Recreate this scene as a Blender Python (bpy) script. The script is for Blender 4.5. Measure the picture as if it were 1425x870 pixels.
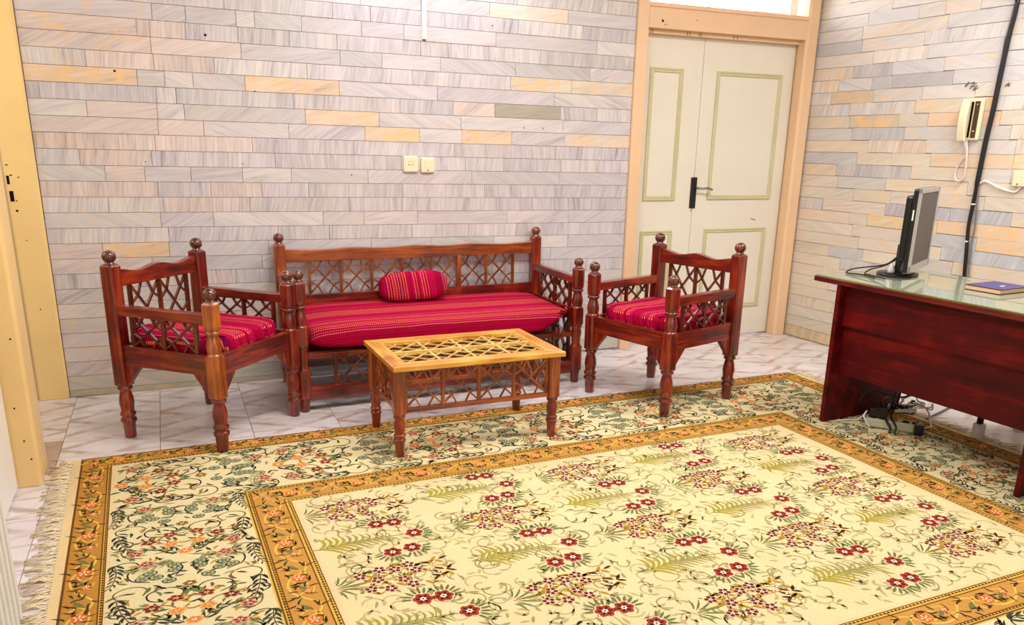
import bpy, bmesh, math, random
from mathutils import Vector, Matrix, Euler, noise
R = random.Random(7)
PI = math.pi
C = bpy.context.scene.collection
for o in list(bpy.data.objects):
    bpy.data.objects.remove(o)

# ------------------------------------------------------------------ camera
cd = bpy.data.cameras.new('camera'); cam = bpy.data.objects.new('camera', cd); C.objects.link(cam)
cam.location = (0.5837374, -4.8292208, 1.3805821)
cam.rotation_euler = (1.28096276, -0.01794819, -0.39725976)
cd.sensor_fit = 'HORIZONTAL'; cd.sensor_width = 36; cd.lens = 28.33378; cd.shift_y = 0.069965
cd.clip_start = 0.02; cd.clip_end = 100
bpy.context.scene.camera = cam

# ------------------------------------------------------------------ world, lights, exposure
sc = bpy.context.scene
sc.view_settings.view_transform = 'Standard'; sc.view_settings.look = 'None'
sc.view_settings.exposure = -0.15; sc.view_settings.gamma = 1.0
W = bpy.data.worlds.new('daylight'); sc.world = W; W.use_nodes = True
W.node_tree.nodes['Background'].inputs[0].default_value = (0.95, 0.97, 1.0, 1)
W.node_tree.nodes['Background'].inputs[1].default_value = 1.3

def area(name, loc, direction, sx, sy, power, col):
    l = bpy.data.lights.new(name, 'AREA'); l.shape = 'RECTANGLE'; l.size = sx; l.size_y = sy
    l.energy = power; l.color = col
    o = bpy.data.objects.new(name, l); C.objects.link(o); o.location = loc
    o.rotation_euler = Vector(direction).to_track_quat('-Z', 'Y').to_euler()
    return o
area('unseen_ceiling_light', (1.8, -2.1, 2.93), (0, 0, -1), 1.25, 0.6, 72, (1.0, 0.955, 0.88))
area('unseen_ceiling_light', (4.3, -2.6, 2.93), (0, 0, -1), 1.25, 0.6, 72, (1.0, 0.955, 0.88))  # unseen light added to brighten the floor behind the desk
area('front_fill_light', (2.4, -6.05, 1.75), (0, 1, -0.12), 3.0, 1.5, 28, (1.0, 0.96, 0.90))  # unseen fill added behind the camera to brighten the room
area('wall_tube_light', (2.05, -0.10, 2.48), (0, -0.75, -0.65), 1.2, 0.05, 22, (0.86, 0.90, 1.0))
area('transom_daylight', (4.15, 0.45, 2.55), (0.0, -1, -0.35), 1.2, 0.5, 22, (1.0, 0.97, 0.92))
area('hall_daylight', (-1.0, -0.7, 2.0), (1, 0.2, -0.6), 0.8, 1.2, 14, (1.0, 0.93, 0.80))

# ------------------------------------------------------------------ helpers
def lin(c):
    return tuple(((x / 255) / 12.92 if x / 255 <= 0.04045 else ((x / 255 + 0.055) / 1.055) ** 2.4) for x in c)
def L4(c):
    return (*lin(c), 1)

class MB:
    def __init__(s): s.v = []; s.f = []; s.m = []; s.s = []; s.c = []
    def add(s, vs, fs, mat=0, smooth=False, col=None):
        n = len(s.v); s.v += [tuple(v) for v in vs]
        for f in fs:
            s.f.append([i + n for i in f]); s.m.append(mat); s.s.append(smooth); s.c.append(col)
    def box(s, c, d, M=None, mat=0):
        vs = [Vector((sx * d[0] / 2, sy * d[1] / 2, sz * d[2] / 2)) for sx in (-1, 1) for sy in (-1, 1) for sz in (-1, 1)]
        if M is not None: vs = [M @ v for v in vs]
        c = Vector(c); vs = [v + c for v in vs]
        s.add(vs, [(0, 1, 3, 2), (4, 6, 7, 5), (0, 4, 5, 1), (2, 3, 7, 6), (0, 2, 6, 4), (1, 5, 7, 3)], mat)
    def b2(s, a, b, mat=0):
        s.box([(a[i] + b[i]) / 2 for i in range(3)], [abs(b[i] - a[i]) for i in range(3)], None, mat)
    def lathe(s, prof, seg=16, o=(0, 0, 0), axis=None, mat=0, smooth=True):
        vs = []; fs = []; n = len(prof); M = axis or Matrix.Identity(3); o = Vector(o)
        for r, z in prof:
            for k in range(seg):
                a = 2 * PI * k / seg; vs.append(M @ Vector((r * math.cos(a), r * math.sin(a), z)) + o)
        for i in range(n - 1):
            for k in range(seg):
                k2 = (k + 1) % seg; fs.append((i * seg + k, i * seg + k2, (i + 1) * seg + k2, (i + 1) * seg + k))
        fs.append(tuple(reversed(range(seg)))); fs.append(tuple((n - 1) * seg + k for k in range(seg)))
        s.add(vs, fs, mat, smooth)
    def octo(s, cx, cy, w, ch, z0, z1, mat=0, top=0.0):
        h = w / 2; k = h - ch
        P = [(h, -k), (h, k), (k, h), (-k, h), (-h, k), (-h, -k), (-k, -h), (k, -h)]
        rings = [(z0, 1), (z1 - top, 1)] + ([(z1, 0.72)] if top else [])
        vs = [(cx + x * q, cy + y * q, z) for z, q in rings for x, y in P]; fs = []
        for i in range(len(rings) - 1):
            for j in range(8):
                j2 = (j + 1) % 8; fs.append((i * 8 + j, i * 8 + j2, i * 8 + 8 + j2, i * 8 + 8 + j))
        n = len(rings) - 1
        fs.append(tuple(reversed(range(8)))); fs.append(tuple(n * 8 + j for j in range(8)))
        s.add(vs, fs, mat)
    def prism(s, poly, axis, a, b, mat=0):
        # poly: 2D outline; extruded along axis ('x','y','z') from a to b
        def P(u, v, w): return {'x': (w, u, v), 'y': (u, w, v), 'z': (u, v, w)}[axis]
        n = len(poly); vs = [P(u, v, a) for u, v in poly] + [P(u, v, b) for u, v in poly]
        fs = [tuple(range(n)), tuple(reversed(range(n, 2 * n)))] + [(i, n + i, n + (i + 1) % n, (i + 1) % n) for i in range(n)]
        s.add(vs, fs, mat)
    def tube(s, pts, r, seg=8, mat=0, close=False):
        pts = [Vector(p) for p in pts]; n = len(pts); vs = []; fs = []
        t0 = (pts[1] - pts[0]).normalized(); up = Vector((0, 0, 1)) if abs(t0.z) < 0.9 else Vector((1, 0, 0))
        nx = t0.cross(up).normalized()
        for i, p in enumerate(pts):
            t = (pts[min(i + 1, n - 1)] - pts[max(i - 1, 0)])
            if t.length < 1e-9: t = t0
            t.normalize(); nx = (nx - t * nx.dot(t)).normalized(); ny = t.cross(nx)
            rr = r(i / (n - 1)) if callable(r) else r
            for k in range(seg):
                a = 2 * PI * k / seg; vs.append(p + nx * (rr * math.cos(a)) + ny * (rr * math.sin(a)))
        for i in range(n - 1):
            for k in range(seg):
                k2 = (k + 1) % seg; fs.append((i * seg + k, i * seg + k2, i * seg + seg + k2, i * seg + seg + k))
        fs.append(tuple(reversed(range(seg)))); fs.append(tuple((n - 1) * seg + k for k in range(seg)))
        s.add(vs, fs, mat, True)
    def bar(s, p, q, w, th, U, V, N, o, mat=0):
        # flat bar between 2D points p,q of the plane (o;U,V), width w, thickness th along N
        p = Vector(p); q = Vector(q); d = q - p; L = d.length; d = d / L; e = Vector((-d.y, d.x))
        vs = []
        for sn in (-1, 1):
            for a, b in ((p, -1), (q, -1), (q, 1), (p, 1)):
                z = a + e * (b * w / 2); vs.append(o + U * z.x + V * z.y + N * (sn * th / 2))
        s.add(vs, [(3, 2, 1, 0), (4, 5, 6, 7), (0, 1, 5, 4), (1, 2, 6, 5), (2, 3, 7, 6), (3, 0, 4, 7)], mat)
    def mesh(s, name):
        me = bpy.data.meshes.new(name); me.from_pydata(s.v, [], s.f)
        me.polygons.foreach_set('material_index', s.m); me.polygons.foreach_set('use_smooth', s.s)
        if any(c is not None for c in s.c):
            at = me.color_attributes.new('weave', 'FLOAT_COLOR', 'CORNER'); dat = []
            for f, c in zip(s.f, s.c):
                dat += list(c or (1, 1, 1, 1)) * len(f)
            at.data.foreach_set('color', dat)
        me.update(); return me
    def build(s, name, mat, parent=None, bev=0, loc=None):
        me = s.mesh(name)
        for m in (mat if isinstance(mat, (list, tuple)) else [mat]): me.materials.append(m)
        return link(name, me, parent, bev, loc)

def link(name, me, parent=None, bev=0, loc=None):
    o = bpy.data.objects.new(name, me); C.objects.link(o)
    if parent is not None: o.parent = parent
    if loc is not None: o.location = loc
    if bev:
        b = o.modifiers.new('bevel', 'BEVEL'); b.width = bev; b.segments = 2; b.limit_method = 'ANGLE'; b.angle_limit = 0.7
    return o
def empty(name, loc=(0, 0, 0), rz=0.0):
    o = bpy.data.objects.new(name, None); C.objects.link(o); o.location = loc; o.rotation_euler = (0, 0, rz)
    o.empty_display_size = 0.1; return o
def tag(o, label, cat, group=None):
    o['label'] = label; o['category'] = cat
    if group: o['group'] = group
    return o
def struct(o): o['kind'] = 'structure'; return o
def stuff(o): o['kind'] = 'stuff'; return o
def copy_tree(o, parent=None):
    c = o.copy(); C.objects.link(c); c.parent = parent
    for ch in list(o.children): copy_tree(ch, c)
    return c
def smooth_path(pts, n=8):
    pts = [Vector(p) for p in pts]; P = [pts[0]] + pts + [pts[-1]]; out = []
    for i in range(1, len(P) - 2):
        a, b, c, d = P[i - 1:i + 3]
        for k in range(n):
            t = k / n
            out.append(0.5 * ((2 * b) + (c - a) * t + (2 * a - 5 * b + 4 * c - d) * t * t + (3 * b - a - 3 * c + d) * t ** 3))
    out.append(pts[-1]); return out

# ------------------------------------------------------------------ materials
class NT:
    def __init__(s, name):
        s.m = bpy.data.materials.new(name); s.m.use_nodes = True; s.t = s.m.node_tree
        s.b = s.t.nodes['Principled BSDF']
    def n(s, typ, **kw):
        nd = s.t.nodes.new(typ)
        for k, v in kw.items(): setattr(nd, k, v)
        return nd
    def l(s, a, b): s.t.links.new(a, b)
    def math(s, op, a, b=None, c=None):
        nd = s.n('ShaderNodeMath', operation=op)
        for i, x in enumerate((a, b, c)):
            if x is None: continue
            if isinstance(x, (int, float)): nd.inputs[i].default_value = x
            else: s.l(x, nd.inputs[i])
        return nd.outputs[0]
    def ramp(s, fac, stops, interp='LINEAR'):
        nd = s.n('ShaderNodeValToRGB'); e = nd.color_ramp.elements; nd.color_ramp.interpolation = interp
        while len(e) < len(stops): e.new(0.5)
        for el, (p, c) in zip(e, stops): el.position = p; el.color = c
        s.l(fac, nd.inputs[0]); return nd.outputs[0]
    def mix(s, fac, a, b, mode='MIX'):
        nd = s.n('ShaderNodeMix', data_type='RGBA', blend_type=mode)
        for i, x in ((0, fac), (6, a), (7, b)):
            if isinstance(x, (int, float)): nd.inputs[i].default_value = x
            elif isinstance(x, tuple): nd.inputs[i].default_value = x
            else: s.l(x, nd.inputs[i])
        return nd.outputs[2]
    def coords(s, scale=(1, 1, 1), src='Object', rnd=True):
        tc = s.n('ShaderNodeTexCoord'); mp = s.n('ShaderNodeMapping'); mp.inputs['Scale'].default_value = scale
        s.l(tc.outputs[src], mp.inputs[0]); v = mp.outputs[0]
        if rnd:
            oi = s.n('ShaderNodeObjectInfo'); ad = s.n('ShaderNodeVectorMath', operation='ADD'); sc_ = s.n('ShaderNodeMath', operation='MULTIPLY')
            sc_.inputs[1].default_value = 37.0; s.l(oi.outputs['Random'], sc_.inputs[0]); s.l(v, ad.inputs[0]); s.l(sc_.outputs[0], ad.inputs[1]); v = ad.outputs[0]
        return v
    def noise(s, vec, scale, detail=3, rough=0.55, dist=0.0):
        nd = s.n('ShaderNodeTexNoise'); nd.inputs['Scale'].default_value = scale; nd.inputs['Detail'].default_value = detail
        nd.inputs['Roughness'].default_value = rough; nd.inputs['Distortion'].default_value = dist
        s.l(vec, nd.inputs['Vector']); return nd.outputs['Fac']
    def bump(s, h, strength=0.2, dist=0.002):
        nd = s.n('ShaderNodeBump'); nd.inputs['Strength'].default_value = strength; nd.inputs['Distance'].default_value = dist
        s.l(h, nd.inputs['Height']); s.l(nd.outputs[0], s.b.inputs['Normal'])
    def set(s, col=None, rough=0.5, spec=0.5, metal=0, coat=0, coat_r=0.1, ior=None):
        if col is not None:
            if isinstance(col, tuple): s.b.inputs['Base Color'].default_value = col
            else: s.l(col, s.b.inputs['Base Color'])
        s.b.inputs['Roughness'].default_value = rough; s.b.inputs['Specular IOR Level'].default_value = spec
        s.b.inputs['Metallic'].default_value = metal; s.b.inputs['Coat Weight'].default_value = coat; s.b.inputs['Coat Roughness'].default_value = coat_r
        if ior: s.b.inputs['IOR'].default_value = ior
        return s.m

def plain(name, rgb, rough=0.5, spec=0.5, metal=0, var=0.06, scale=6, coat=0):
    t = NT(name); c = lin(rgb); f = t.noise(t.coords(), scale, 4)
    col = t.ramp(f, [(0.3, (*[x * (1 - var) for x in c], 1)), (0.7, (*[min(1, x * (1 + var)) for x in c], 1))])
    return t.set(col, rough, spec, metal, coat)
def wood(name, dark, mid, light, axis='x', rough=0.3, coat=0.6, scale=1.0):
    t = NT(name); sc_ = {'x': (3, 38, 38), 'y': (38, 3, 38), 'z': (38, 38, 3)}[axis]
    v = t.coords(tuple(q * scale for q in sc_))
    f = t.noise(v, 1.0, 5, 0.6, 0.8); big = t.noise(t.coords((1, 1, 1)), 7, 2)
    f2 = t.math('ADD', t.math('MULTIPLY', f, 0.75), t.math('MULTIPLY', big, 0.3))
    col = t.ramp(f2, [(0.36, L4(dark)), (0.52, L4(mid)), (0.70, L4(light))])
    t.bump(f, 0.15, 0.001)
    return t.set(col, rough, 0.5, 0, coat, 0.15)

def stone_material():
    t = NT('marble_strip')
    tc = t.n('ShaderNodeTexCoord')
    an = t.n('ShaderNodeAttribute', attribute_type='OBJECT', attribute_name='grain_angle')
    ti = t.n('ShaderNodeAttribute', attribute_type='OBJECT', attribute_name='tint')
    ve = t.n('ShaderNodeAttribute', attribute_type='OBJECT', attribute_name='vein')
    ro = t.n('ShaderNodeVectorRotate', rotation_type='Y_AXIS'); t.l(tc.outputs['Object'], ro.inputs['Vector']); t.l(an.outputs['Fac'], ro.inputs['Angle'])
    oi = t.n('ShaderNodeObjectInfo'); k = t.math('MULTIPLY', oi.outputs['Random'], 61.0)
    ad = t.n('ShaderNodeVectorMath', operation='ADD'); t.l(ro.outputs[0], ad.inputs[0]); t.l(k, ad.inputs[1])
    mp = t.n('ShaderNodeMapping'); mp.inputs['Scale'].default_value = (5.0, 8, 84); t.l(ad.outputs[0], mp.inputs[0])
    f = t.noise(mp.outputs[0], 1.0, 5, 0.62, 0.5)
    mp2 = t.n('ShaderNodeMapping'); mp2.inputs['Scale'].default_value = (1.6, 4, 15); t.l(ad.outputs[0], mp2.inputs[0])
    g = t.noise(mp2.outputs[0], 1.0, 3, 0.5, 0.3)
    h = t.math('ADD', t.math('MULTIPLY', f, 0.6), t.math('MULTIPLY', g, 0.4))
    gr = t.ramp(h, [(0.32, (0.50, 0.50, 0.54, 1)), (0.42, (0.80, 0.80, 0.83, 1)), (0.53, (0.98, 0.975, 0.975, 1)), (0.66, (1.16, 1.14, 1.12, 1))])
    sk = t.n('ShaderNodeAttribute', attribute_type='OBJECT', attribute_name='streak')
    gr = t.mix(sk.outputs['Fac'], (0.96, 0.96, 0.96, 1), gr)
    col = t.mix(1.0, ti.outputs['Color'], gr, 'MULTIPLY')
    pv = t.noise(ad.outputs[0], 9.0, 4, 0.6, 1.2)
    pat = t.math('MULTIPLY', t.ramp(pv, [(0.47, (0, 0, 0, 1)), (0.62, (1, 1, 1, 1))]), ve.outputs['Fac'])
    col = t.mix(pat, col, L4((240, 200, 150)))
    t.bump(f, 0.25, 0.0015)
    return t.set(col, 0.42, 0.4)

M = {}
M['stone'] = stone_material()
M['mortar'] = plain('wall_mortar', (168, 146, 128), 0.9, 0.2)
M['plaster'] = plain('white_plaster', (232, 228, 220), 0.8, 0.3)
M['hall'] = plain('hall_plaster', (226, 210, 176), 0.8, 0.3)
M['frame_peach'] = plain('peach_paint', (236, 198, 160), 0.4, 0.5, var=0.04, scale=3)
M['frame_yellow'] = plain('yellow_cream_paint', (250, 216, 148), 0.38, 0.5, var=0.05, scale=2.5)
M['frame_tan'] = plain('tan_cream_paint', (236, 200, 136), 0.4, 0.5, var=0.05, scale=2.5)
M['door'] = plain('cream_door_paint', (232, 226, 212), 0.42, 0.5, var=0.03, scale=2)
M['moulding'] = plain('olive_cream_moulding', (204, 199, 160), 0.4, 0.5, var=0.05)
M['black'] = plain('black_plastic', (14, 14, 17), 0.35, 0.5)
M['blackcable'] = plain('black_cable_rubber', (16, 13, 20), 0.38, 0.5)
M['steel'] = plain('brushed_steel', (150, 150, 145), 0.3, 0.5, 0.9)
M['cream_plastic'] = plain('cream_plastic', (244, 230, 196), 0.35, 0.5, var=0.03)
M['white_plastic'] = plain('white_plastic', (236, 234, 230), 0.35, 0.5, var=0.03)
M['brown_plastic'] = plain('brown_panel', (74, 44, 10), 0.3, 0.5)
M['pink_cord'] = plain('pinkish_white_cord', (222, 206, 202), 0.5)
M['hole'] = plain('dark_hole', (22, 14, 10), 0.9, 0.1)
M['scuff'] = plain('grey_scuff', (128, 118, 122), 0.8, 0.1)
M['silver'] = plain('silver_plastic', (178, 176, 172), 0.32, 0.5, 0.3)
M['screen'] = plain('switched_off_screen', (84, 78, 78), 0.5, 0.4)
M['cover_blue'] = plain('indigo_cover', (56, 50, 124), 0.4, 0.5)
M['cover_edge'] = plain('dark_cover_edge', (46, 14, 20), 0.5)
M['paper'] = plain('cream_paper_block', (236, 200, 160), 0.8, 0.2)
M['rib_white'] = plain('white_enamel', (232, 232, 228), 0.3, 0.5, var=0.02)
M['red_switch'] = plain('red_switch', (190, 20, 18), 0.3)
M['grey_plastic'] = plain('grey_beige_plastic', (188, 184, 160), 0.4)

RED = ((50, 6, 2), (110, 22, 6), (166, 58, 16))
for ax in 'xyz': M['wood_' + ax] = wood('red_brown_wood_' + ax, *RED, ax)
HON = ((74, 24, 4), (138, 60, 14), (184, 100, 34))
for ax in 'xyz': M['honey_' + ax] = wood('honey_wood_' + ax, *HON, ax)
GOL = ((170, 96, 24), (214, 150, 52), (236, 188, 90))
for ax in 'xy': M['gold_' + ax] = wood('golden_wood_' + ax, *GOL, ax, 0.3, 0.3)
M['lattice_top'] = wood('pale_gold_lattice', (196, 150, 70), (226, 188, 106), (240, 214, 140), 'x', 0.3, 0.3)  # highlights on the table's top lattice put into its pale tone
M['dark_lattice'] = wood('dark_lattice_wood', (40, 10, 4), (84, 26, 8), (128, 60, 22), 'z')  # lattice wood darkened, shade under the sofa put into its colour
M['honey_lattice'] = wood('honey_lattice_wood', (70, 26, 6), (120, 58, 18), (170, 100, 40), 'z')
M['finial'] = wood('finial_wood', (52, 16, 8), (92, 40, 22), (140, 72, 42), 'z', 0.25, 0.6)
M['lit_orange_post'] = wood('lit_orange_wood', (92, 34, 6), (150, 70, 18), (196, 112, 40), 'z', 0.25, 0.6)  # red wood with strong light painted in as orange
M['desk'] = wood('cherry_laminate', (48, 1, 4), (76, 2, 6), (120, 14, 12), 'x', 0.5, 0.0, 0.42)
M['desk'].node_tree.nodes['Principled BSDF'].inputs['Specular IOR Level'].default_value = 0.2
M['desk_edge'] = wood('cherry_edge', (56, 3, 6), (88, 8, 10), (128, 36, 24), 'x', 0.3, 0.4)
def glass_mat():
    t = NT('green_desk_glass')
    t.b.inputs['Base Color'].default_value = (0.27, 0.30, 0.235, 1); t.b.inputs['Roughness'].default_value = 0.015
    t.b.inputs['IOR'].default_value = 1.6; t.b.inputs['Specular IOR Level'].default_value = 0.6
    return t.m
M['glass'] = glass_mat(); M['glass_edge'] = plain('green_glass_edge', (126, 150, 66), 0.15, 0.6)
def pane_mat():
    t = NT('clear_window_pane'); t.b.inputs['Base Color'].default_value = (1, 1, 1, 1); t.b.inputs['Roughness'].default_value = 0.05
    t.b.inputs['Transmission Weight'].default_value = 1; t.b.inputs['IOR'].default_value = 1.2; return t.m
M['pane'] = pane_mat()

def fabric(name, direction, seed, freq=46.0, stitch_dir='x'):
    # striped hand-woven cloth; stripes change along `direction` (3-vector on object coordinates)
    t = NT(name); tc = t.n('ShaderNodeTexCoord')
    d = t.n('ShaderNodeVectorMath', operation='DOT_PRODUCT'); d.inputs[1].default_value = direction; t.l(tc.outputs['Object'], d.inputs[0])
    wob = t.noise(tc.outputs['Object'], 3.0, 2)
    c = t.math('ADD', d.outputs['Value'], t.math('MULTIPLY', wob, 0.02))
    cb = t.n('ShaderNodeCombineXYZ'); t.l(c, cb.inputs[0]); cb.inputs[1].default_value = seed
    f = t.noise(cb.outputs[0], freq, 1.5, 0.6)
    g = t.noise(cb.outputs[0], freq * 4.5, 1, 0.5)
    h = t.math('ADD', t.math('MULTIPLY', f, 0.72), t.math('MULTIPLY', g, 0.28))
    col = t.ramp(h, [(0.30, L4((92, 14, 84))), (0.38, L4((140, 8, 74))), (0.44, L4((150, 4, 36))), (0.51, L4((172, 7, 52))), (0.57, L4((180, 12, 86))), (0.62, L4((174, 18, 30))), (0.67, L4((190, 16, 104))), (0.75, L4((96, 6, 40)))])
    # stitched light dashes on some of the stripes
    s1 = t.math('FRACT', t.math('MULTIPLY', c, 62.0)); line = t.math('LESS_THAN', s1, 0.26)
    sx = t.n('ShaderNodeSeparateXYZ'); t.l(tc.outputs['Object'], sx.inputs[0])
    dash = t.math('LESS_THAN', t.math('FRACT', t.math('MULTIPLY', sx.outputs[stitch_dir.upper()], 92.0)), 0.5)
    sel = t.math('GREATER_THAN', t.noise(cb.outputs[0], 24.0, 0), 0.47)
    mk = t.math('MULTIPLY', t.math('MULTIPLY', line, dash), t.math('MULTIPLY', sel, 0.85))
    col = t.mix(mk, col, L4((240, 170, 120)))
    w = t.noise(tc.outputs['Object'], 420, 1)
    t.bump(w, 0.35, 0.002)
    return t.set(col, 0.9, 0.05)
M['sofa_cloth'] = fabric('striped_cloth_long', (0, 1, 1), 3.1, 40, 'x')
M['chair_cloth'] = fabric('striped_cloth_short', (1, 0, 0.3), 9.3, 46, 'y')
M['bolster_cloth'] = fabric('striped_cloth_bolster', (1, 0, 0.1), 5.7, 52, 'z')

def tile_mat():
    t = NT('glazed_floor_tile'); ti = t.n('ShaderNodeAttribute', attribute_type='OBJECT', attribute_name='tint')
    tc = t.n('ShaderNodeTexCoord'); sp = t.n('ShaderNodeSeparateXYZ'); t.l(tc.outputs['Object'], sp.inputs[0])
    wob = t.math('MULTIPLY', t.noise(tc.outputs['Object'], 9, 3), 0.030)
    def fam(a, per, off, wd):
        c = t.math('ADD', t.math('ADD', t.math('MULTIPLY', sp.outputs['X'], math.cos(a)), t.math('MULTIPLY', sp.outputs['Y'], math.sin(a))), wob)
        fr = t.math('FRACT', t.math('ADD', t.math('DIVIDE', c, per), off)); d = t.math('ABSOLUTE', t.math('SUBTRACT', fr, 0.5))
        return t.ramp(d, [(0.0, (1, 1, 1, 1)), (wd, (0.75, 0.75, 0.75, 1)), (wd * 1.6, (0, 0, 0, 1))])
    l1 = fam(1.05, 0.21, 0.2, 0.07); l2 = fam(-1.05, 0.21, 0.6, 0.07); l3 = fam(1.5708, 0.216, 0.3, 0.035)
    ln = t.math('MAXIMUM', t.math('MAXIMUM', l1, l2), t.math('MULTIPLY', l3, 0.6))
    brk = t.ramp(t.noise(tc.outputs['Object'], 6, 2), [(0.42, (0.25, 0.25, 0.25, 1)), (0.55, (1, 1, 1, 1))]); ln = t.math('MULTIPLY', ln, brk)
    cl = t.noise(t.coords(), 7, 4)
    base = t.ramp(cl, [(0.3, L4((212, 204, 208))), (0.7, L4((230, 224, 228)))])
    base = t.mix(1.0, base, ti.outputs['Color'], 'MULTIPLY')
    col = t.mix(t.math('MULTIPLY', ln, 0.75), base, L4((164, 136, 124)))
    return t.set(col, 0.22, 0.5)
M['tile'] = tile_mat()
M['grout'] = plain('floor_grout', (130, 108, 92), 0.9, 0.2)

def weave_mat():
    t = NT('woven_wool'); a = t.n('ShaderNodeAttribute', attribute_name='weave')
    v = t.coords((1, 1, 1), rnd=False); n1 = t.noise(v, 260, 2); n2 = t.noise(v, 5, 3)
    m1 = t.ramp(n1, [(0.3, (0.86, 0.86, 0.86, 1)), (0.7, (1.06, 1.06, 1.06, 1))]); m2 = t.ramp(n2, [(0.3, (0.95, 0.95, 0.94, 1)), (0.7, (1.03, 1.03, 1.03, 1))])
    col = t.mix(1.0, t.mix(1.0, a.outputs['Color'], m1, 'MULTIPLY'), m2, 'MULTIPLY')
    t.bump(n1, 0.3, 0.002)
    return t.set(col, 0.9, 0.15)
M['weave'] = weave_mat()

# ------------------------------------------------------------------ the room
XR_W, TH = 4.9294, 0.080013            # right wall: x at the corner, angle
T = Vector((math.sin(TH), -math.cos(TH), 0)); NRM = Vector((-math.cos(TH), -math.sin(TH), 0))   # along the wall towards the camera, and into the room
def wp(s, z, off=0.0): return Vector((XR_W, 0, 0)) + T * s + NRM * off + Vector((0, 0, z))
CEIL = 3.0

fl = struct(MB().build('floor', M['grout'])) if False else None
m = MB(); m.b2((-1.6, -6.25, -0.08), (5.8, 0.7, -0.004)); floor = struct(m.build('floor', M['grout']))
TW, TL, TX, TY = 0.42, 0.432, 0.036, -0.292
for i in range(-4, 13):
    for j in range(-1, 14):
        x0 = TX + i * TW; y1 = TY - (j - 1) * TL if j > -1 else None
        y_hi = TY - (j - 1) * TL; y_lo = y_hi - TL
        if y_lo > 0.3 or y_hi < -6.1 or x0 > 5.5 or x0 < -1.5: continue
        if j > 4 and 1.0 < x0 < 3.3: continue                       # wholly under the rug
        g = 0.0013
        mm = MB(); mm.box((0, 0, -0.002), (TW - 2 * g, TL - 2 * g, 0.004))
        o = mm.build('tile', M['tile'], floor); o.location = (x0 + TW / 2, (y_hi + y_lo) / 2, R.uniform(-0.0004, 0))
        k = R.uniform(0.97, 1.02); o['tint'] = (k, k * R.uniform(0.97, 1.0), k * R.uniform(0.96, 1.0))
        if i == -1 and j == 2: o['tint'] = (0.62, 0.46, 0.36)
        o.rotation_euler = (0, 0, R.choice((0, PI)))

# back wall: backing plane with every marble strip a piece of its own
m = MB(); m.b2((-0.14, 0.012, 0), (3.455, 0.14, CEIL)); m.b2((3.455, 0.012, 2.80), (5.4, 0.14, CEIL))
wall_back = struct(m.build('wall_back', M['mortar']))
m = MB()
a = wp(0, 0, -0.012); b = wp(6.4, 0, -0.012)
vs = [a + T * -0.3, b, b - NRM * 0.12, a - NRM * 0.12 + T * -0.3]; vs = vs + [v + Vector((0, 0, CEIL)) for v in vs]
m.add(vs, [(3, 2, 1, 0), (4, 5, 6, 7), (0, 1, 5, 4), (1, 2, 6, 5), (2, 3, 7, 6), (3, 0, 4, 7)])
wall_right = struct(m.build('wall_right', M['mortar']))
BJ = {-4: [3.242], -3: [1.686, 2.453, 2.968], -2: [1.529, 1.74, 2.543, 2.637], -1: [0.612, 0.772, 1.019, 1.113, 1.358, 1.687, 1.93, 3.177], 0: [0.534, 0.594, 0.765, 1.023, 1.289, 1.547, 2.029, 2.316, 2.788], 1: [0.593, 1.56, 1.798, 2.147, 2.626, 3.136], 2: [0.284, 0.598, 0.892, 1.374, 1.975, 2.594, 3.01], 3: [0.512, 0.642, 0.78, 1.042, 1.549], 4: [0.596, 0.69, 1.9, 2.225, 2.493, 2.938, 3.201], 5: [0.262, 0.591, 0.723, 1.353, 1.773], 6: [0.587, 0.813, 1.258, 1.687, 2.014, 2.281, 2.607, 2.975], 7: [0.565, 1.057], 8: [0.2, 0.54, 1.9, 2.302, 2.556], 9: [0.31, 0.499, 0.728, 0.994, 1.258, 1.696, 2.944], 10: [0.556, 0.823, 1.092, 1.35, 1.903], 11: [0.307, 0.576, 1.021, 1.579, 1.901, 3.135], 12: [0.554, 0.824, 1.425, 1.665, 1.994, 2.584], 13: [0.586, 1.165, 1.458, 1.959, 2.149, 2.324, 2.646, 2.867], 14: [0.253, 0.581, 1.108, 1.705, 2.497, 3.023], 15: [1.067, 2.899], 16: [0.919, 3.165]}
RJ = {-1: [0.242], 0: [], 1: [0.792, 0.973, 1.196], 2: [0.384, 1.003], 3: [0.394, 0.859], 4: [0.897, 1.374], 5: [0.654, 1.023], 6: [0.242, 0.515, 0.671, 1.096], 7: [0.185, 0.538, 1.252], 8: [0.357, 0.864], 9: [0.76, 0.97], 10: [0.405, 1.227, 1.506], 11: [1.552], 12: [0.474, 0.747, 1.03, 1.555], 13: [0.309, 1.389, 1.557], 14: [0.335, 0.73], 15: [0.485, 0.783, 1.429], 16: [0.23, 1.221, 1.604], 17: [0.477, 0.625, 1.15], 18: [1.424], 19: [0.578, 1.75], 20: [0.335, 0.635, 1.298], 21: [0.447], 22: [0.307], 23: [0.374]}
def fill(joints, x0, x1, lo=0.3, hi=0.72):
    xs = [x0] + [x for x in joints if x0 + 0.05 < x < x1 - 0.05] + [x1]; out = [xs[0]]
    for a_, b_ in zip(xs, xs[1:]):
        n = max(1, math.ceil((b_ - a_) / hi))
        for k in range(1, n): out.append(a_ + (b_ - a_) * (k + R.uniform(-0.12, 0.12)) / n)
        out.append(b_)
    return out
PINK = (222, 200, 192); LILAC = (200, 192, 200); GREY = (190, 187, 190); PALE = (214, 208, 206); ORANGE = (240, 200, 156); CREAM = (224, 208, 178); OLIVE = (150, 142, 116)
BLUEG = (176, 180, 186); TAN = (212, 184, 140); WARM = (226, 206, 180)
stripes_v = {-2, 0, 2, 4, 7, 8, 10, 11, 13, -4, -6, 16}
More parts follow.
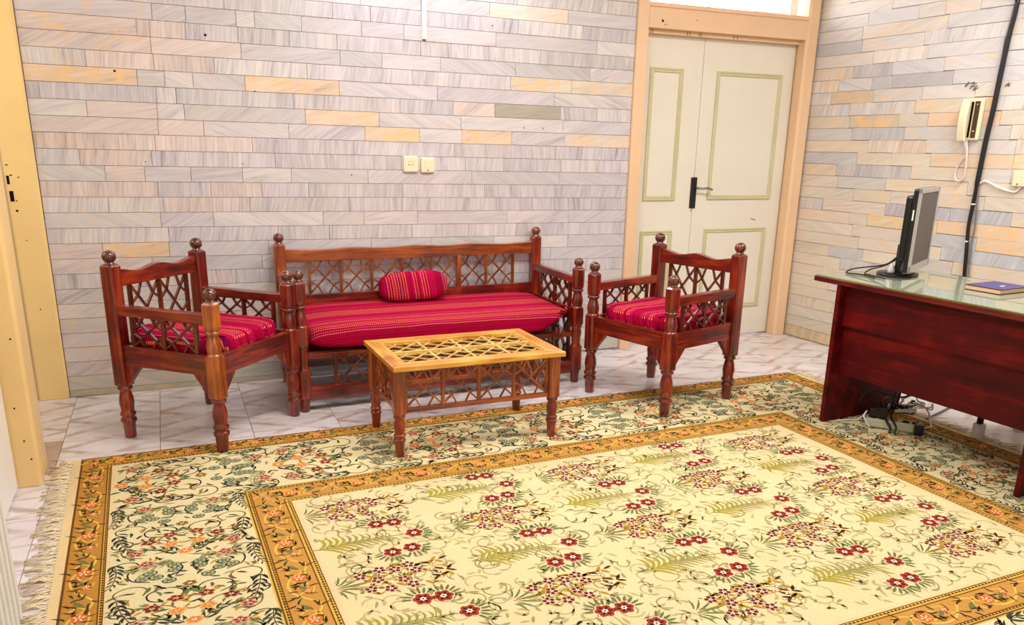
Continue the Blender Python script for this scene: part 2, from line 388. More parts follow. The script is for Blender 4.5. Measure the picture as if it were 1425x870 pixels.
spec_b = {(3, 0.25): (ORANGE, .9, .2), (3, 1.3): (ORANGE, .7, .3), (5, 1.55): (ORANGE, .6, .3), (6, 1.85): (ORANGE, .8, .3), (6, 2.44): (ORANGE, .8, .3), (6, 3.2): (WARM, .7, .3),
          (2, 2.8): (CREAM, .8, .2), (2, 3.2): (CREAM, .8, .2), (-3, 2.7): ((232, 218, 198), .3, .2), (14, 0.4): (ORANGE, .9, .2), (4, 2.7): (OLIVE, 0, .1), (0, 0.3): (PINK, .7, .2), (4, 2.35): ((222, 202, 190), .2, .7)}
def pick(tbl, row, lo, hi):
    for (r_, x_), v in tbl.items():
        if r_ == row and lo <= x_ <= hi: return v
    return None
Zt, SL = 1.95707, -0.008939
def soften(c):
    # cut stone is pale: pull every tint towards a common light grey-pink
    g = (216, 211, 213); k = 0.55
    return tuple(min(252, (g[i] * (1 - k) + c[i] * k) * 1.02) for i in range(3))
def strip(parent, length, h, tint, ang, vein, mat_world, streak=1.0):
    mm = MB(); g = 0.0011
    mm.box((0, 0.007, 0), (length - 2 * g, 0.014, h - 2 * g))
    o = mm.build('stone_strip', M['stone'], parent); o.matrix_world = mat_world
    tint = soften(tint); o['tint'] = tuple(lin(tint)); o['grain_angle'] = float(ang); o['vein'] = float(vein); o['streak'] = float(streak); return o
for k in range(-7, 25):
    xs = fill(BJ.get(k, []), 0.003, 3.453)
    h = 0.08
    for a_, b_ in zip(xs, xs[1:]):
        xc = (a_ + b_) / 2; zc = Zt - (k + 0.5) * 0.08 + SL * xc; hh = h
        zb = zc - 0.04
        if zb < 0.0: hh = zc + 0.04; zc = hh / 2
        if hh < 0.012: continue
        sp = pick(spec_b, k, a_, b_)
        wx = min(1, max(0, (xc - 0.2) / 0.9))  # stone tints pinker leftwards, partly warm doorway light put into the colour
        if sp: tint, vein, ang = sp
        else:
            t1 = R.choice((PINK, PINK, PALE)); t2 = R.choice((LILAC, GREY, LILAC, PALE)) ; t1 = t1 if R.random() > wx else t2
            q = R.uniform(0.95, 1.04); tint = tuple(min(250, c * q) for c in t1); vein = R.choice((0, 0, 0, 0.12)) if xc > 0.6 else R.choice((0, 0.15, 0.3))
            if k in stripes_v: ang = PI / 2 + R.uniform(-0.25, 0.1)
            else: ang = R.choice((0.1, 0.35, 0.6, 0.5, -0.35, -0.5, 0.2))
        if k == 23: tint = R.choice(((184, 186, 170), (196, 190, 172)))
        if k == 24: tint = R.choice(((164, 150, 112), (176, 160, 120), (228, 222, 216)))
        dy = R.uniform(-0.0014, 0.0010) - (0.008 if k == 24 else 0)
        mw = Matrix.Translation((xc, dy, zc)) @ Matrix.Rotation(-math.atan(SL), 4, 'Y') @ Matrix.Rotation(R.uniform(-0.002, 0.002), 4, 'Z')
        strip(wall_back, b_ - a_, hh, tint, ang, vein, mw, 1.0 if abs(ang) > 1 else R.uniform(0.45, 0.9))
spec_r = {(7, 0.3): (TAN, .6, .2), (8, 1.1): (CREAM, .8, .3), (9, 0.4): (TAN, .9, .3), (9, 1.1): (ORANGE, .6, .4), (12, 1.3): (ORANGE, .5, .2), (12, 1.7): ((238, 208, 140), .6, .2), (15, 1.1): (WARM, .9, .3),
          (17, 0.85): ((236, 204, 140), .7, .3), (17, 1.3): (ORANGE, .8, .4), (17, 1.7): (ORANGE, .6, .3), (18, 1.6): (ORANGE, .8, .3), (3, 0.2): (BLUEG, 0, .2), (5, 0.4): (BLUEG, .2, 1.3), (6, 0.6): (BLUEG, 0, .5), (6, 0.9): ((170, 168, 174), 0, .5),
          (10, 0.8): (BLUEG, .1, 1.5), (13, 0.9): ((186, 186, 184), .1, 1.5), (16, 0.9): ((176, 170, 180), 0, 1.3), (16, 1.4): (BLUEG, 0, 1.2), (18, 1.0): ((188, 194, 196), 0, -.4), (19, 1.6): ((186, 194, 200), 0, 1.2)}
BASE_R = Matrix((( T.x, -NRM.x, 0), (T.y, -NRM.y, 0), (0, 0, 1)))      # local x along wall, y into the wall, z up
for k in range(-4, 29):
    xs = fill(RJ.get(k, []), -0.005 if k > 0 else 0.0, 2.35, 0.3, 0.62)
    for a_, b_ in zip(xs, xs[1:]):
        s_ = (a_ + b_) / 2; zc = Zt - (k - 0.00374 - 4.57 + 0.00374 + 4.57 + 0.5) * 0.08 + 0.00713 * s_
        zc = Zt + 0.0003 - (k + 0.5 - 4.5673 * 1.0) * 0.08 + 0.00713 * s_
        hh = 0.08
        if zc - 0.04 < 0: hh = zc + 0.04; zc = hh / 2
        if hh < 0.012: continue
        sp = pick(spec_r, k, a_, b_)
        if sp: tint, vein, ang = sp
        else:
            tint = R.choice((WARM, (226, 206, 172), (220, 208, 182), (208, 204, 198), (228, 214, 186), (198, 198, 200)) if k > 8 else ((224, 218, 208), (214, 212, 210), (226, 214, 198), (206, 206, 210), (228, 222, 214))); q = R.uniform(0.96, 1.04); tint = tuple(min(250, c * q) for c in tint)
            vein = R.choice((0.1, 0.3, 0.0, 0.4)); ang = R.choice((0.1, 0.3, 0.5, -0.3, 1.4, 0.2))
        if k >= 27: tint = (206, 196, 160)
        if k == 28: tint = (196, 170, 112)
        p = wp(s_, zc, R.uniform(-0.001, 0.0014))
        strip(wall_right, b_ - a_, hh, tint, ang, vein, Matrix.Translation(p) @ BASE_R.to_4x4(), 0.9 if abs(ang) > 1.1 else R.uniform(0.25, 0.6))
# plain walls that close the room
m = MB(); m.b2((-0.20, -6.2, 0), (-0.085, -1.30, CEIL)); m.b2((-0.20, -1.275, 2.35), (-0.085, 0.0, CEIL)); struct(m.build('wall_left', M['plaster']))
m = MB(); m.b2((-0.2, -6.32, 0), (5.8, -6.2, 0.9)); m.b2((-0.2, -6.32, 2.55), (5.8, -6.2, CEIL)); m.b2((-0.2, -6.32, 0.9), (0.85, -6.2, 2.55)); m.b2((3.95, -6.32, 0.9), (5.8, -6.2, 2.55)); struct(m.build('wall_front', M['plaster']))
m = MB(); m.b2((-1.6, -6.32, CEIL), (5.8, 0.14, CEIL + 0.1)); struct(m.build('ceiling', M['plaster']))
m = MB(); m.b2((-1.6, -2.4, 0), (-1.5, 0.14, CEIL)); m.b2((-1.5, 0.012, 0), (-0.14, 0.14, CEIL)); m.b2((-1.5, -2.4, 0), (-0.2, -2.3, CEIL)); struct(m.build('wall_hall', M['hall']))
w2 = MB(); 
for x_ in (0.85, 1.883, 2.917, 3.95): w2.box((x_, -6.26, 1.725), (0.06, 0.06, 1.65))
for z_ in (0.92, 2.53): w2.box((2.4, -6.26, z_), (3.1, 0.06, 0.05))
win2 = struct(w2.build('window_2', M['white_plastic']))
for i_ in range(3):
    mm = MB(); mm.box((1.367 + i_ * 1.033, -6.27, 1.725), (0.97, 0.006, 1.56)); mm.build('pane', M['pane'], win2)

# left door jamb against the back wall, and the nearer door post
m = MB(); m.prism([(-0.145, 0.10), (-0.145, -0.012), (-0.138, -0.018), (-0.012, -0.018), (0.0, -0.008), (0.0, 0.10)], 'z', 0, CEIL)
jamb = struct(m.build('trim_1', M['frame_yellow'], bev=0.003))
for nm, x_, z_, w_, h_ in (('strike_hole', -0.131, 1.162, 0.012, 0.042), ('strike_hole', -0.125, 1.082, 0.018, 0.052), ('screw_hole', -0.128, 1.235, 0.014, 0.004), ('screw_hole', -0.116, 1.185, 0.01, 0.006),
                       ('screw_hole', -0.084, 1.175, 0.008, 0.005), ('screw_hole', -0.108, 1.06, 0.006, 0.006), ('screw_hole', -0.112, 1.01, 0.01, 0.01), ('screw_hole', -0.075, 0.5, 0.006, 0.006), ('screw_hole', -0.09, 0.86, 0.006, 0.004)):
    mm = MB(); mm.box((x_, -0.0182, z_), (w_, 0.001, h_)); mm.build(nm, M['hole'], jamb)
m = MB(); m.prism([(-0.085, -1.275), (0.0, -1.275), (0.011, -1.262), (0.011, -1.215), (0.004, -1.205), (0.004, -1.04), (-0.085, -1.04)], 'z', 0, CEIL)
post2 = struct(m.build('trim_2', M['frame_tan'], bev=0.003))
for x_, z_ in ((-0.02, 0.62), (-0.045, 0.34), (-0.015, 0.12), (-0.03, 0.2), (-0.05, 0.72)):
    mm = MB(); mm.box((x_, -1.2755, z_), (0.006, 0.001, 0.006)); mm.build('screw_hole', M['hole'], post2)
# white door leaf beside the post
m = MB(); m.b2((-0.084, -2.15, 0.008), (-0.076, -1.284, 2.1)); struct(m.build('door_2', M['white_plastic'], bev=0.003))

# double door in the back wall with transom window above
m = MB()
m.b2((3.455, -0.022, 0), (3.535, 0.13, 2.82))
m.prism([(4.912, -0.022), (4.835, -0.022), (4.818, -0.008), (4.818, 0.06), (4.835, 0.075), (4.835, 0.13), (4.912, 0.13)], 'z', 0, 2.82)
m.b2((3.535, -0.012, 2.11), (4.818, 0.13, 2.262)); m.b2((3.535, 0.035, 2.085), (4.835, 0.13, 2.11)); m.b2((3.535, -0.012, 2.72), (4.818, 0.13, 2.82))
m.b2((3.535, 0.0, 2.235), (4.818, -0.022, 2.262))
frame = struct(m.build('trim_3', M['frame_peach'], bev=0.004))
for x_, z_, w_ in ((3.64, 2.155, 0.014), (3.655, 2.135, 0.006), (3.67, 2.135, 0.006), (3.90, 2.175, 0.006)):
    mm = MB(); mm.box((x_, -0.0125, z_), (w_, 0.001, w_)); mm.build('screw_hole', M['hole'], frame)
for x_ in (3.56, 3.585, 3.60, 3.865, 3.885, 3.96, 3.975, 4.24, 4.27):
    mm = MB(); mm.box((x_, 0.0345, 2.096), (0.004, 0.001, 0.022)); mm.build('hinge_scratch', M['brown_plastic'], frame)
mm = MB(); mm.b2((3.535, 0.055, 2.262), (4.818, 0.061, 2.72)); win1 = struct(mm.build('window_1', M['pane']))
mm = MB(); mm.b2((4.03, 0.045, 2.262), (4.036, 0.07, 2.72)); mm.build('glazing_bar', M['frame_peach'], win1)
def door_leaf(name, x0, x1, panels):
    mm = MB(); mm.b2((x0 + 0.0015, 0.09, 0.008), (x1 - 0.0015, 0.128, 2.084)); d = struct(mm.build(name, M['door'], bev=0.002))
    for (a0, a1, z0, z1) in panels:
        b = MB(); w = 0.03
        prof = [(0, 0.0), (0.0, -0.010), (0.008, -0.014), (0.016, -0.008), (0.024, -0.010), (w, -0.003), (w, 0.0)]
        cs = [(a0, z0), (a1, z0), (a1, z1), (a0, z1)]; dirs = [(1, 1), (-1, 1), (-1, -1), (1, -1)]
        vs = []
        for (cx, cz), (dx, dz) in zip(cs, dirs):
            for (o_, y_) in prof: vs.append((cx + dx * o_, 0.0905 + y_, cz + dz * o_))
        n = len(prof); fs = []
        for i in range(4):
            j = (i + 1) % 4
            for q in range(n - 1): fs.append((i * n + q, j * n + q, j * n + q + 1, i * n + q + 1))
        b.add(vs, fs); b.build('panel_moulding', M['moulding'], d)
    return d
door_leaf('door_1', 3.537, 4.050, [(3.632, 3.892, 1.018, 1.885), (3.632, 3.892, 0.22, 0.812)])
leaf_r = door_leaf('door_3', 4.050, 4.833, [(4.168, 4.728, 1.022, 1.885), (4.168, 4.72, 0.22, 0.815)])
mm = MB(); mm.box((4.047, 0.086, 1.07), (0.048, 0.012, 0.215)); hp = mm.build('handle_plate', M['black'], leaf_r, bev=0.004)
mm = MB(); mm.tube(smooth_path([(4.062, 0.08, 1.105), (4.066, 0.045, 1.103), (4.085, 0.032, 1.102), (4.13, 0.030, 1.104), (4.17, 0.034, 1.094)], 5), 0.0075, 8)
mm.build('lever', M['steel'], leaf_r)
mm = MB(); mm.lathe([(0.004, 0), (0.004, 0.002)], 8, (4.042, 0.0895, 0.945), Matrix.Rotation(PI / 2, 3, 'X')); mm.build('keyhole', M['hole'], leaf_r)
mm = MB(); mm.box((4.60, 0.0895, 0.875), (0.045, 0.0006, 0.006), Matrix.Rotation(0.3, 3, 'Y')); mm.build('red_scratch', M['red_switch'], leaf_r)

# small things fixed to the walls
m = MB(); m.b2((2.036, -0.018, 1.947), (2.060, -0.0035, 2.75)); m.b2((2.040, -0.0125, 1.942), (2.056, -0.006, 1.949), 1)
tag(m.build('cable_trunking', [M['white_plastic'], M['hole']], bev=0.002), 'white plastic cable trunking running down the stone wall above the sockets', 'trunking')
def socket_box(x, z, w, h, name, label):
    r = empty(name, (x, 0, z)); tag(r, label, 'socket', None)
    b = MB(); b.box((0, -0.0135, 0), (w, 0.019, h)); b.build('cover', M['cream_plastic'], r, bev=0.006); return r
so = socket_box(1.953, 1.255, 0.088, 0.092, 'wall_socket', 'cream wall socket with pin holes, left one of the pair above the sofa')
b = MB()
for dx in (-0.012, 0.0, 0.008, 0.014): b.lathe([(0.0032 if dx < -0.01 else 0.002, 0), (0.0032 if dx < -0.01 else 0.002, 0.0015)], 8, (dx, -0.0229, -0.004), Matrix.Rotation(PI / 2, 3, 'X'))
b.build('pin_holes', M['hole'], so)
b = MB(); b.tube([(0.020 * math.cos(t_) - 0.001, -0.0228, -0.003 + 0.020 * math.sin(t_)) for t_ in [PI * k_ / 12 for k_ in range(2, 11)]], 0.0012, 5); b.build('socket_rim', M['grey_plastic'], so)
so2 = socket_box(2.058, 1.250, 0.084, 0.088, 'wall_socket', 'blank cream wall socket with one screw, right one of the pair above the sofa')
b = MB(); b.lathe([(0.004, 0), (0.004, 0.0015)], 8, (-0.002, -0.0229, -0.03), Matrix.Rotation(PI / 2, 3, 'X')); b.build('screw', M['brown_plastic'], so2)
b = MB(); b.box((0, -0.024, 0.008), (0.05, 0.003, 0.05)); b.build('rocker', M['cream_plastic'], so2, bev=0.003)
for x_, z_, r_ in ((0.86, 1.897, 0.007), (0.41, 1.70, 0.006), (1.6, 1.19, 0.0035), (0.508, 1.255, 0.003), (1.0, 1.25, 0.003), (2.69, 1.477, 0.004), (2.82, 1.477, 0.004), (2.47, 2.05, 0.0035), (1.09, 1.63, 0.004)):
    b = MB(); b.lathe([(r_, 0), (r_ * 0.6, 0.003)], 8, (x_, -0.0012, z_ + SL * 0), Matrix.Rotation(PI / 2, 3, 'X')); b.build('nail_hole', M['hole'], wall_back)

RW = Matrix.Translation((XR_W, 0, 0)) @ BASE_R.to_4x4()     # right-wall frame: x = distance along the wall, -y = into the room
def wall_thing(name, s, z):
    r = empty(name); r.matrix_world = RW @ Matrix.Translation((s, 0, z)); return r
ph = wall_thing('intercom_phone', 1.275, 1.565); tag(ph, 'cream wall intercom handset with brown panel hung on the right stone wall', 'intercom')
b = MB(); b.box((0, -0.016, 0), (0.112, 0.026, 0.232)); b.build('base_plate', M['cream_plastic'], ph, bev=0.008)
b = MB(); b.box((0.026, -0.0302, 0), (0.030, 0.004, 0.205)); pnl = b.build('panel', M['brown_plastic'], ph, bev=0.001)
b = MB(); b.lathe([(0.0045, 0), (0.0035, 0.003)], 10, (0.026, -0.032, -0.065), Matrix.Rotation(PI / 2, 3, 'X')); b.build('call_button', M['white_plastic'], pnl); b = MB(); b.lathe([(0.004, 0), (0.003, 0.002)], 10, (0.026, -0.032, 0.085), Matrix.Rotation(PI / 2, 3, 'X')); b.build('call_button', M['white_plastic'], pnl)
b = MB(); N_ = 14; vs = []; fs = []
for i in range(N_ + 1):
    t_ = -1 + 2 * i / N_; z_ = t_ * 0.119; end = abs(t_) ** 3
    back = -0.036 - 0.020 * (1 - end); front = -0.052 - 0.018 * (1 - t_ * t_)
    w_ = 0.027
    for x_, y_ in ((-w_, back), (-w_, front + 0.006), (-w_ + 0.007, front), (w_ - 0.007, front), (w_, front + 0.006), (w_, back)): vs.append((-0.034 + x_ * (1 - 0.06 * (1 - t_ * t_)), y_, z_))
for i in range(N_):
    for k in range(6): fs.append((i * 6 + k, i * 6 + (k + 1) % 6, i * 6 + 6 + (k + 1) % 6, i * 6 + 6 + k))
fs.append(tuple(reversed(range(6)))); fs.append(tuple(N_ * 6 + k for k in range(6)))
b.add(vs, fs, 0, False); b.build('handset', M['cream_plastic'], ph, bev=0.002)
b = MB(); b.box((-0.004, -0.030, 0), (0.012, 0.005, 0.20)); b.build('cradle_gap', M['hole'], ph)
cd_ = [(1.247, 1.449), (1.27, 1.404), (1.278, 1.363), (1.251, 1.338), (1.226, 1.275), (1.229, 1.233), (1.251, 1.213), (1.277, 1.222), (1.288, 1.264), (1.285, 1.327), (1.275, 1.405), (1.262, 1.45)]
b = MB(); b.tube(smooth_path([(s_ - 1.275, -0.022, z_ - 1.565) for s_, z_ in cd_], 5), 0.0058, 7); b.build('coiled_cord', M['pink_cord'], ph)
def wall_cable(name, pts, r, mat, off, label, cat, bands=()):
    b = MB(); o0 = pts[0]
    root = wall_thing(name, *o0); tag(root, label, cat)
    b.tube(smooth_path([(s_ - o0[0], -off, z_ - o0[1]) for s_, z_ in pts], 5), r, 8); b.build('cable', mat, root)
    for s_, z_, rr in bands:
        q = MB(); q.lathe([(rr, -0.004), (rr, 0.004)], 10, (s_ - o0[0], -off, z_ - o0[1])); q.build('cable_tie', M['white_plastic'], root)
    return root
wc = wall_cable('black_cable', [(1.419, 2.191), (1.413, 2.10), (1.404, 2.00), (1.397, 1.821), (1.390, 1.609), (1.38, 1.462), (1.373, 1.21), (1.369, 1.085), (1.366, 0.96), (1.376, 0.85), (1.385, 0.76), (1.400, 0.60)], lambda t_: 0.0145 if t_ < 0.55 else 0.0105, M['blackcable'], 0.016, 'thick black cable bundle running down the right stone wall behind the desk', 'cable',
           ((1.371, 1.085, 0.0125), (1.372, 0.865, 0.0125)))
b = MB(); b.tube(smooth_path([(1.419 - 1.419, -0.016, 0), (0.0, -0.016, 0.5)], 4), 0.0145, 8); b.build('cable', M['blackcable'], wc)
wall_cable('black_cable', [(1.380, 1.24), (1.386, 1.15), (1.396, 1.05), (1.405, 0.937), (1.402, 0.843), (1.425, 0.60)], 0.0045, M['scuff'], 0.012, 'thin dark cable hanging to the right of the thick black cable bundle', 'cable')
wall_cable('white_cable', [(1.384, 1.206), (1.412, 1.22), (1.449, 1.21), (1.492, 1.192), (1.55, 1.175), (1.601, 1.169), (1.62, 1.185), (1.632, 1.205)], 0.006, M['white_plastic'], 0.010, 'white cable curving across the right wall into the cream socket', 'cable')
so3 = wall_thing('wall_socket', 1.628, 1.242); tag(so3, 'cream wall socket at the right edge, joined by a white cable', 'socket')
b = MB(); b.box((0, -0.014, 0), (0.090, 0.026, 0.084)); b.build('cover', M['cream_plastic'], so3, bev=0.006)
b = MB(); b.lathe([(0.004, 0), (0.004, 0.0015)], 8, (-0.012, -0.0275, -0.028), Matrix.Rotation(PI / 2, 3, 'X')); b.build('screw', M['brown_plastic'], so3)
b = MB()
for cx_, cz_, n_, w_ in ((1.192, 1.756, 4, 0.012), (1.225, 1.752, 9, 0.022), (1.246, 1.728, 6, 0.014), (1.432, 1.748, 6, 0.014)):
    for k in range(n_):
        x_, z_ = cx_ + R.uniform(-w_, w_), cz_ + R.uniform(-w_, w_) * 0.8; a_ = R.uniform(0.2, 1.0); l_ = R.uniform(0.008, 0.022)
        b.bar((x_, z_), (x_ + l_ * math.cos(a_), z_ + l_ * math.sin(a_)), R.uniform(0.004, 0.008), 0.0006, T, Vector((0, 0, 1)), NRM, wp(0, 0, 0.0018))
stuff(b.build('scuff_mark', M['scuff'], wall_right))

# ------------------------------------------------------------------ lattice work
def lattice(mb, o, U, V, w, h, n, bw=0.013, th=0.016, stiles=True, sw=0.018):
    # n cells of w x h side by side from the lower left corner o: two diagonals and eight short kinked bars in each
    N = U.cross(V)
    for c in range(n):
        oc = o + U * (w * (c + 0.5)) + V * (h / 2)
        B = lambda p, q, k=1.0: mb.bar((p[0] * w, p[1] * h), (q[0] * w, q[1] * h), bw * k, th * R.uniform(0.9, 1.05), U, V, N, oc)
        e = 0.0 if c % 2 == 0 else 0.02
        B((-0.5, -0.5), (0.5, 0.5)); B((-0.5, 0.5), (0.5, -0.5), 0.96)
        for sx in (-1, 1):
            for sy in (-1, 1):
                B((sx * 0.25, sy * 0.25), (sx * (0.11 + e), sy * 0.5), 0.8); B((sx * 0.25, sy * 0.25), (sx * 0.5, sy * (0.11 - e)), 0.8)
    if stiles:
        for c in range(n + 1): mb.bar((0, 0), (0, h), sw, th * 1.25, U, V, N, o + U * (w * c))
X_, Y_, Z_ = Vector((1, 0, 0)), Vector((0, 1, 0)), Vector((0, 0, 1))

LEG = [(0.021, -0.27), (0.0255, -0.268), (0.0275, -0.225), (0.029, -0.195), (0.0365, -0.188), (0.0365, -0.176), (0.029, -0.170), (0.028, -0.163), (0.036, -0.157), (0.036, -0.146), (0.0285, -0.140), (0.031, -0.118), (0.0345, -0.095), (0.031, -0.066), (0.0245, -0.040), (0.0245, -0.034), (0.034, -0.028), (0.034, -0.018), (0.028, -0.013), (0.036, -0.006), (0.036, 0.0)]
SPIN = [(0.036, 0.455), (0.034, 0.462), (0.029, 0.466), (0.033, 0.484), (0.034, 0.500), (0.029, 0.526), (0.0245, 0.545), (0.0245, 0.550), (0.034, 0.556), (0.034, 0.566), (0.029, 0.570), (0.0335, 0.576), (0.0335, 0.587)]
def finial(mb, x, y, z0, r=0.030):
    prof = [(0.024, z0), (0.024, z0 + 0.004), (0.019, z0 + 0.008), (0.019, z0 + 0.012)]
    zc = z0 + 0.010 + r * 0.82
    prof += [(r * math.sin(a_), zc - 0.95 * r * math.cos(a_)) for a_ in [0.65 + (PI - 0.70) * k / 9 for k in range(10)]]
    mb.lathe(prof, 18, (x, y, 0))
def wavy(x0, x1, zb, zt, amp, waves, n=28):
    top = []
    for i in range(n + 1):
        u = i / n; top.append((x0 + (x1 - x0) * u, zt + amp * math.cos(2 * PI * waves * (u - 0.5))))
    return [(x0, zb)] + top + [(x1, zb)]

# ------------------------------------------------------------------ armchair
def make_chair(label):
    r = empty('armchair'); tag(r, label, 'chair', None)
    hx, hy = 0.283, 0.268; w = 0.068; zs = 0.455
    for sx in (-1, 1):
        # front post
        m = MB(); m.octo(0, 0, w, 0.010, 0.262, zs); m.lathe(SPIN, 18); m.octo(0, 0, w * 0.97, 0.014, 0.585, 0.698, 0, 0.010)
        p = m.build('front_post', M['wood_z'], r, 0.0015, (sx * hx, -hy, 0))
        f = MB(); finial(f, 0, 0, 0.696); f.build('finial', M['finial'], p)
        # back post
        m = MB(); m.octo(0, 0, w, 0.008, 0.262, 0.828, 0, 0.008)
        p = m.build('back_post', M['wood_z'], r, 0.0015, (sx * hx, hy, 0))
        f = MB(); finial(f, 0, 0, 0.826, 0.031); f.build('finial', M['finial'], p)
        for sy in (-1, 1):
            m = MB(); m.lathe(LEG, 18); m.build('leg', M['wood_z'], r, 0, (sx * hx, sy * hy, 0.27))
        # side rail, arm and side lattice
        m = MB(); m.b2((sx * hx - 0.016, -hy + 0.03, 0.362), (sx * hx + 0.016, hy - 0.03, zs)); m.build('side_rail', M['wood_y'], r, 0.002)
        m = MB(); m.b2((sx * hx - 0.024, -hy + 0.02, 0.597), (sx * hx + 0.024, hy - 0.02, 0.643)); m.build('arm', M['wood_y'], r, 0.005)
        m = MB(); lattice(m, Vector((sx * hx, -0.178, zs + 0.002)), Y_, Z_, 0.178, 0.143, 2, 0.0095, 0.012)
        m.build('side_lattice', M['dark_lattice'], r)
    for yy in (-hy, hy):
        m = MB(); m.b2((-hx + 0.03, yy - 0.016, 0.362), (hx - 0.03, yy + 0.016, zs)); m.build('front_rail' if yy < 0 else 'rear_rail', M['wood_x'], r, 0.002)
        for sx in (-1, 1):
            m = MB(); xe = sx * (hx - 0.03); m.prism([(xe, 0.364), (xe - sx * 0.088, 0.364), (xe - sx * 0.074, 0.345), (xe, 0.258)], 'y', yy - 0.013, yy + 0.013); m.build('corner_bracket', M['wood_z'], r, 0.0015)
    for sx in (-1, 1):
        for sy in (-1, 1):
            m = MB(); ye = sy * (hy - 0.03); m.prism([(ye, 0.364), (ye - sy * 0.088, 0.364), (ye - sy * 0.074, 0.345), (ye, 0.258)], 'x', sx * hx - 0.013, sx * hx + 0.013); m.build('corner_bracket', M['wood_z'], r, 0.0015)
    m = MB(); m.prism(wavy(-hx + 0.03, hx - 0.03, 0.722, 0.792, 0.009, 2), 'y', hy - 0.018, hy + 0.018); m.build('top_rail', M['wood_x'], r, 0.003)
    m = MB(); lattice(m, Vector((-0.186, hy, zs + 0.02)), X_, Z_, 0.186, 0.25, 2, 0.0105, 0.012); m.build('back_lattice', M['dark_lattice'], r)
    m = MB(); m.b2((-0.2, hy - 0.014, zs - 0.002), (0.2, hy + 0.014, zs + 0.024)); m.build('lower_back_rail', M['wood_x'], r)
    m = MB(); m.b2((-hx + 0.016, -hy + 0.016, 0.41), (hx - 0.016, hy - 0.016, 0.428)); m.build('seat_board', M['wood_x'], r)
    return r
CH1 = (0.7155, -0.748); CH2 = (3.101, -1.058)
chair1 = make_chair('red-brown carved armchair beside the left door post, its near side panel facing us')
chair2 = copy_tree(chair1)
chair1.location = (*CH1, 0); chair1.rotation_euler = (0, 0, math.radians(47.5))
chair2.location = (*CH2, 0); chair2.rotation_euler = (0, 0, math.radians(-73.6))
chair2['label'] = 'red-brown carved armchair standing in front of the white double door'
chair1['group'] = chair2['group'] = 'carved armchairs'
RUG_Z = 0.0075
def plant_on_rug(ch, test):
    for c in ch.children:
        if c.name.split('.')[0] == 'leg' and test(c.location):
            c.scale = (1, 1, (0.27 - RUG_Z) / 0.27)
plant_on_rug(chair1, lambda l: l.x < 0 and l.y < 0)
for c in chair1.children:
    if c.name.split('.')[0] == 'front_post' and c.location.x < 0:
        c.material_slots[0].link = 'OBJECT'; c.material_slots[0].material = M['lit_orange_post']; c['label'] = 'front post coloured orange for the strong light on it'  # strong light on the near post is put into its colour
plant_on_rug(chair2, lambda l: l.x > 0)

def soft(lx, ly, lz, e1=0.35, e2=0.3, nu=64, nv=24, dent=None):
    # soft rounded pad: superellipsoid centred on the origin
    vs = []; fs = []
    sg = lambda a_, e: math.copysign(abs(a_) ** e, a_)
    for i in range(1, nv):
        ph_ = -PI / 2 + PI * i / nv
        for j in range(nu):
            th_ = 2 * PI * j / nu
            x = lx * sg(math.cos(ph_), e1) * sg(math.cos(th_), e2); y = ly * sg(math.cos(ph_), e1) * sg(math.sin(th_), e2); z = lz * sg(math.sin(ph_), e1 * 1.6)
            vs.append((x, y, z))
    n = nv - 1
    for i in range(n - 1):
        for j in range(nu): fs.append((i * nu + j, i * nu + (j + 1) % nu, (i + 1) * nu + (j + 1) % nu, (i + 1) * nu + j))
    vs.append((0, 0, -lz)); vs.append((0, 0, lz)); a_ = n * nu
    for j in range(nu): fs.append((a_, (j + 1) % nu, j)); fs.append((a_ + 1, (n - 1) * nu + j, (n - 1) * nu + (j + 1) % nu))
    if dent: vs = [dent(Vector(v)) for v in vs]
    return vs, fs
def pad_grid(x0, x1, y0, y1, ztop, zbot, n=46, mfun=None):
    # mattress with a finely divided skin: closed box whose vertical cross-sections are rounded
    vs = []; fs = []
    return vs, fs
def chair_pad(seed):
    hx, hy = 0.268, 0.262
    def dent(v):
        # clear the four posts, sag a little, bunch at the front
        u, w_ = v.x / hx, v.y / hy
        f = 1.0
        if abs(u) > 0.70 and abs(w_) > 0.70: f = 0.91
        z = v.z + 0.007 * noise.noise(Vector((v.x * 7, v.y * 7, seed))) + 0.004 * noise.noise(Vector((v.x * 22, v.y * 14, seed + 5)))
        if v.z > 0: z -= 0.008 * (1 - u * u) * (1 - w_ * w_)
        return (v.x * f, v.y * f, z)
    return soft(hx, hy, 0.050, 0.30, 0.22, 72, 26, dent)
def make_pad(ch, seed, label):
    m = MB(); vs, fs = chair_pad(seed); m.add(vs, fs, 0, True)
    o = m.build('seat_cushion', M['chair_cloth']); o.location = (ch.location.x, ch.location.y, 0.481); o.rotation_euler = ch.rotation_euler
    tag(o, label, 'cushion', 'striped chair cushions'); return o
make_pad(chair1, 1.3, 'crimson and magenta striped seat cushion on the left armchair by the door post')
make_pad(chair2, 8.1, 'magenta striped seat cushion on the right armchair before the white door')

